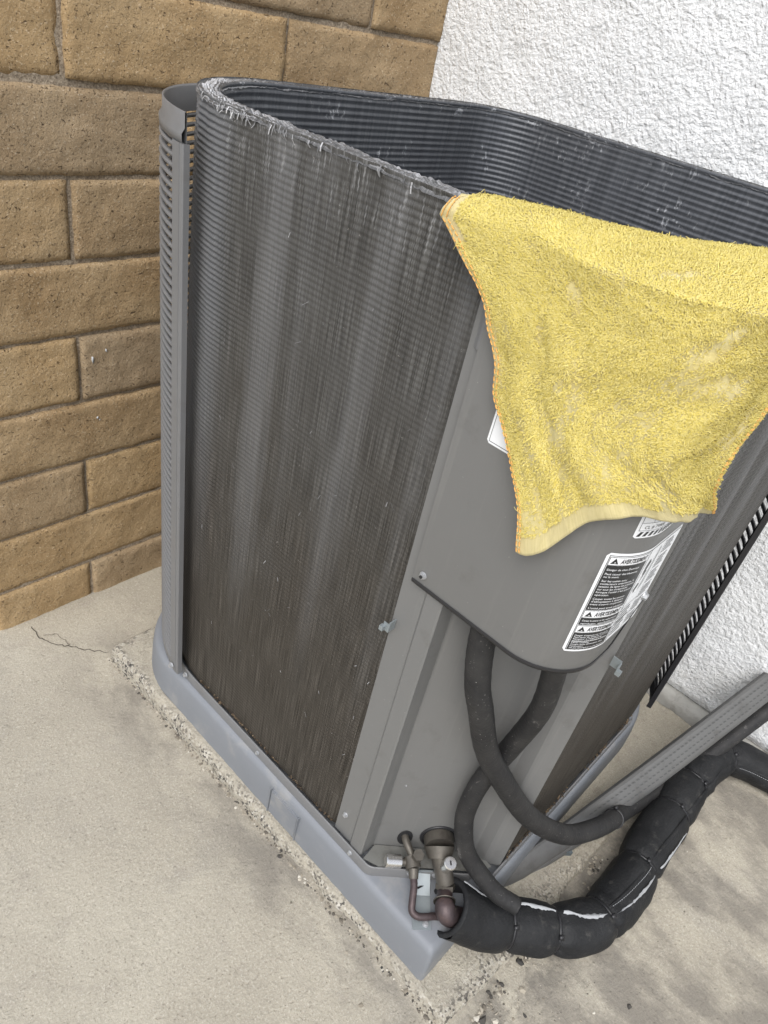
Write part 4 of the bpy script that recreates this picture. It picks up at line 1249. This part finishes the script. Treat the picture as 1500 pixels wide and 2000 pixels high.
# fold where the line turns
for px_ in ((.30, -.399), (.80, -.41)):
    i = int(np.argmin(np.linalg.norm(PI_[:, :2] - np.array(px_), axis=1))); rI = rI - .003 * np.exp(-((sI - sI[i]) / .010) ** 2)
def dent(i, a):
    si = sI[np.clip(np.asarray(i, int), 0, n - 1)]
    near = sum(np.exp(-np.abs(si - sI[k]) / .018) for k in tie_i)
    return near * (.0011 * np.cos(a * 9 + si * 25) + .0009 * fbm(a * 3.1, si * 60, 405, 2)) + .0016 * fbm(si * 22, a * 1.3 + 0 * si, 401, 3) + .0008 * np.cos(a * 3 + si * 30) - .0018 * np.exp(-((((a + 2.0 - si * 1.6 + PI) % (2 * PI)) - PI) / .10) ** 2)
V, F = tube_vf(PI_ - LO, rI, 44, False, dent)
m = MB().add(V, F)
# mouth: rounded lip and dark bore
T, N, B = frames(PI_)
aa = np.linspace(0, 2 * PI, 44, endpoint=False)
rows = []
rows.append([PI_[0] + (rI[0] + float(0)) * (math.cos(q) * N[0] + math.sin(q) * B[0]) + 0 * T[0] for q in aa])
rows.append([PI_[0] - T[0] * .003 + (rI[0] - .003) * (math.cos(q) * N[0] + math.sin(q) * B[0]) for q in aa])
rows.append([PI_[0] - T[0] * .002 + (rI[0] - .0085) * (math.cos(q) * N[0] + math.sin(q) * B[0]) for q in aa])
for i in (4, 10, 18, 26): rows.append([PI_[i] + (rI[i] - .011) * (math.cos(q) * N[i] + math.sin(q) * B[i]) for q in aa])
V = np.array(rows).reshape(-1, 3) - LO
fb = grid_faces(len(rows), 44, True)[:, ::-1].tolist() + [[(len(rows) - 1) * 44 + k for k in range(44)]]
m.add(V, fb)
sleeve = m.build('insulation_sleeve', FOAM, line, True); sleeve['label'] = 'black rubber sleeve bulging between its ties'
ties(line, PI_ - LO, tie_i, rI, wt=.0022)
# foil backing showing along the open seam, and the stitched flap beside it
def seam(i0_, i1_, a0, a1, w0, mat, name, up=.0016, seed=1, wob=1.0):
    ks = np.arange(i0_, i1_); f = (ks - i0_) / max(1, len(ks) - 1); a = a0 + (a1 - a0) * f
    ww = w0 * (.25 + .75 * np.sin(f * PI) ** .6) * np.clip(1 + wob * (.7 * vnoise(ks * .28, ks * 0, seed) + .5 * vnoise(ks * .9, ks * 0, seed + 3)), .12, 2.2)
    Vv = []
    for k, fk, ak, wk in zip(ks, f, a, ww):
        for e, u in ((-1, .3), (-.35, 1), (.35, 1.2), (1, .2)):
            an = ak + e * wk / rI[k]; rr = rI[k] + float(dent(k, np.array(an))) + up * u
            Vv.append(PI_[k] + rr * (math.cos(an) * N[k] + math.sin(an) * B[k]) - LO)
    return mesh(name, Vv, grid_faces(len(ks), 4), mat, line, True)
t1, t2, t3, t4, t5, t6, t7 = tie_i
seam(0, t1 - 1, -2.15, -2.0, .0022, SILV, 'foil_seam', seed=3)
seam(t1 + 2, t2 - 1, -1.95, -1.85, .0030, SILV, 'foil_seam', .003, 4)
seam(t2 + 2, t3 - 2, -1.85, -1.45, .0036, SILV, 'foil_seam', .004, 6)
seam(t3 + 2, t4 - 2, -1.25, -.85, .0026, SILV, 'foil_seam', seed=8)
seam(t4 + 2, t5 - 4, -.75, -.45, .0026, SILV, 'foil_seam', seed=9)
for (a_, b_, q0, q1) in ((t3 + 1, t4, -1.65, -1.3), (t4, t5, -1.3, -1.0), (t5, t6, -1.0, -.8), (t6, t7, -.8, -.6), (t7, n - 2, -.5, -.5)):
    seam(a_, b_, q0, q1, .0030, FOAM, 'flap_edge', .0022, 11, .1)
mb = MB()
for (a_, b_, q0, q1) in ((t3 + 2, t4 - 1, -1.55, -1.2), (t7 + 3, n - 20, -.42, -.42)):
    for k in range(a_, b_ - 1):
        f = (k - a_) / (b_ - a_); an = q0 + (q1 - q0) * f
        p0 = PI_[k] + (rI[k] + .0022) * (math.cos(an) * N[k] + math.sin(an) * B[k]) - LO
        p1 = PI_[k + 1] + (rI[k + 1] + .0022) * (math.cos(an) * N[k + 1] + math.sin(an) * B[k + 1]) - LO
        V, F = tube_vf(np.array([p0, p0 + (p1 - p0) * .6]), .0005, 5); mb.add(V, F)
mb.build('seam_stitching', SILV, line)
# copper pipes running from the valves into the sleeve
tube('suction_pipe', np.array([(.063, -.192, .128), (.054, -.198, .127), (.042, -.2050, .134), (.033, -.2130, .137), (.0335, -.2220, .129), (.052, -.2330, .111), (.095, -.263, .084)]) - LO,
     [.0125, .0125, .0130, .0165, .0168, .0165, .0150], PIPE, line, 24, n=10)
m = MB()
for f, r_ in ((0, .0178), (1, .0176)):
    p = np.array([(.0415, -.2055, .1345), (.0335, -.2205, .1305)][f]); d_ = np.array([(-.7, -.65, .0), (0, -.9, -.35)][f]); d_ = d_ / np.linalg.norm(d_)
    cyl_between(m, p - d_ * .0012 - LO, p + d_ * .0012 - LO, r_, r_ * .985, 24)
m.build('braze_ring', BRASS, line, True)
tube('liquid_pipe', np.array([(.029, -.148, .141), (.020, -.158, .137), (.005, -.170, .129), (-.003, -.179, .122), (.000, -.190, .119), (.012, -.200, .117), (.030, -.211, .110), (.075, -.250, .085)]) - LO, .0058, PIPE, line, 16, n=8)

# ------------------------------------------------------------------ removed louvered strip leaning against the house wall
strip = empty('louvered_strip', (.215, -.231, .03))
tag(strip, 'long grey louvered metal strip propped from the base up to the stucco wall', 'metal strip')
P0, P1 = np.array([.205, -.226, .034]), np.array([.890, -.390, .257])
u_ = (P1 - P0); LEN = np.linalg.norm(u_); u_ /= LEN
D_ = np.array([.093, -.66, -.745]); D_ = D_ - u_ * (D_ @ u_); D_ /= np.linalg.norm(D_)
n_ = np.cross(D_, u_); n_ = n_ if n_[2] > 0 else -n_
S0 = np.array(strip.location)
prof = [(.004, -.016), (.001, -.012), (0, -.003), (.003, .001), (.022, .006), (.046, .0065), (.056, .003), (.060, -.001), (.0645, -.014), (.0650, -.022), (.060, -.025)]
def strip_pt(f, d, h):
    k = .60 + .30 * sstep(0, .55, f)
    return P0 + u_ * LEN * f + D_ * d * k + n_ * h * k + np.array([0, 0, -.010 * math.sin(PI * f)])
fs = np.linspace(0, 1, 40)
V = [strip_pt(f, d, h) - S0 for d, h in prof for f in fs]
o = mesh('strip_sheet', V, grid_faces(len(prof), 40), STRIPM, strip, True)
o.modifiers.new('sheet', 'SOLIDIFY').thickness = .0016
o.modifiers.new('e', 'EDGE_SPLIT').split_angle = math.radians(38)
mb = MB()
for k in range(46):                              # pressed louvers: slanted openings in three rows
    f = .30 + k * .0152
    for r_, (d, h) in enumerate(((.013, .0062), (.027, .0082), (.041, .0084))):
        ff = f + r_ * .004
        a = [strip_pt(ff, d - .0042, h + .0002), strip_pt(ff + .009, d - .0030, h + .0004), strip_pt(ff + .0095, d - .0004, h + .0008), strip_pt(ff + .0005, d - .0016, h + .0006)]
        mb.add([x - S0 for x in a], [(0, 1, 2, 3)])
mb.build('louver_openings', SLOTM, strip)
mb = MB()
for k in range(26):
    f = .22 + k * .03
    a = [strip_pt(f, .0600, .0016), strip_pt(f + .0016, .0600, .0016), strip_pt(f + .0030, .0672, -.013), strip_pt(f + .0014, .0672, -.013)]
    mb.add([x - S0 for x in a], [(0, 1, 2, 3)])
mb.build('edge_slits', DARK, strip)
# end flange at the foot of the strip
V = [strip_pt(f, d, h) - S0 for d, h in ((.060, -.004), (.078, -.010), (.084, -.016)) for f in np.linspace(.0, .36, 12)]
o = mesh('foot_flange', V, grid_faces(3, 12), STRIPM, strip, True); o.modifiers.new('sheet', 'SOLIDIFY').thickness = .0016

# ------------------------------------------------------------------ small plastic clip on the pad
m = MB()
m.box(-.022, .022, -.012, .012, 0, .004); m.box(-.022, .022, -.012, -.008, .004, .012); m.box(-.022, .022, .008, .012, .004, .012); m.box(.016, .022, -.008, .008, .004, .012); m.box(-.006, -.002, -.008, .008, .004, .009)
tab = m.build('plastic_clip', TAB, None, bevel=.001)
tab.location = (.352, -.276, .0205); tab.rotation_euler = (0, 0, -.75)
tag(tab, 'small grey plastic clip lying on the pad below the conduit', 'clip')

# ------------------------------------------------------------------ grit in the joints around the pad
mb = MB()
ico = [(0, 0, 1), (.894, 0, .447), (.276, .851, .447), (-.724, .526, .447), (-.724, -.526, .447), (.276, -.851, .447), (.724, .526, -.447), (-.276, .851, -.447), (-.894, 0, -.447), (-.276, -.851, -.447), (.724, -.526, -.447), (0, 0, -1)]
icf = [(0, 1, 2), (0, 2, 3), (0, 3, 4), (0, 4, 5), (0, 5, 1), (1, 6, 2), (2, 7, 3), (3, 8, 4), (4, 9, 5), (5, 10, 1), (6, 7, 2), (7, 8, 3), (8, 9, 4), (9, 10, 5), (10, 6, 1), (6, 11, 7), (7, 11, 8), (8, 11, 9), (9, 11, 10), (10, 11, 6)]
ico = np.array(ico)
def stone(x, y, z, r):
    V = ico * (1 + .25 * rng.standard_normal((12, 1))) * np.array([r * rng.uniform(.7, 1.3), r * rng.uniform(.7, 1.3), r * rng.uniform(.45, .8)]) + np.array([x, y, z])
    mb.add(V, icf)
for q in range(900):
    x = rng.uniform(-.0, .88); y = -.336 + rng.normal(0, .006) - .004
    if float(fbm(x * 9, .5, 501, 3)) < -.25: continue
    stone(x, y, float(gz(x, y)) + .001, rng.gamma(2, .0008) + .0005)
for q in range(500):
    y = rng.uniform(-.3, .66); x = -.046 + rng.normal(0, .003)
    stone(x, y, float(gz(x, y)) + .0005, rng.gamma(2, .0006) + .0004)
for q in range(260):
    x = rng.uniform(.0, .9); y = -.34 - abs(rng.normal(0, .06)); stone(x, y, float(gz(x, y)), rng.gamma(2, .0006) + .0004)
for x, y, r in ((.015, -.345, .009), (-.075, -.13, .003), (-.11, -.20, .0035), (-.09, -.01, .002), (.03, -.36, .005), (.10, -.365, .006)):
    stone(x, y, float(gz(x, y)) + .001, r)
grit = mb.build('grit', GRIT); tag(grit, 'loose grit and crumbs in the joint around the pad', kind='stuff')
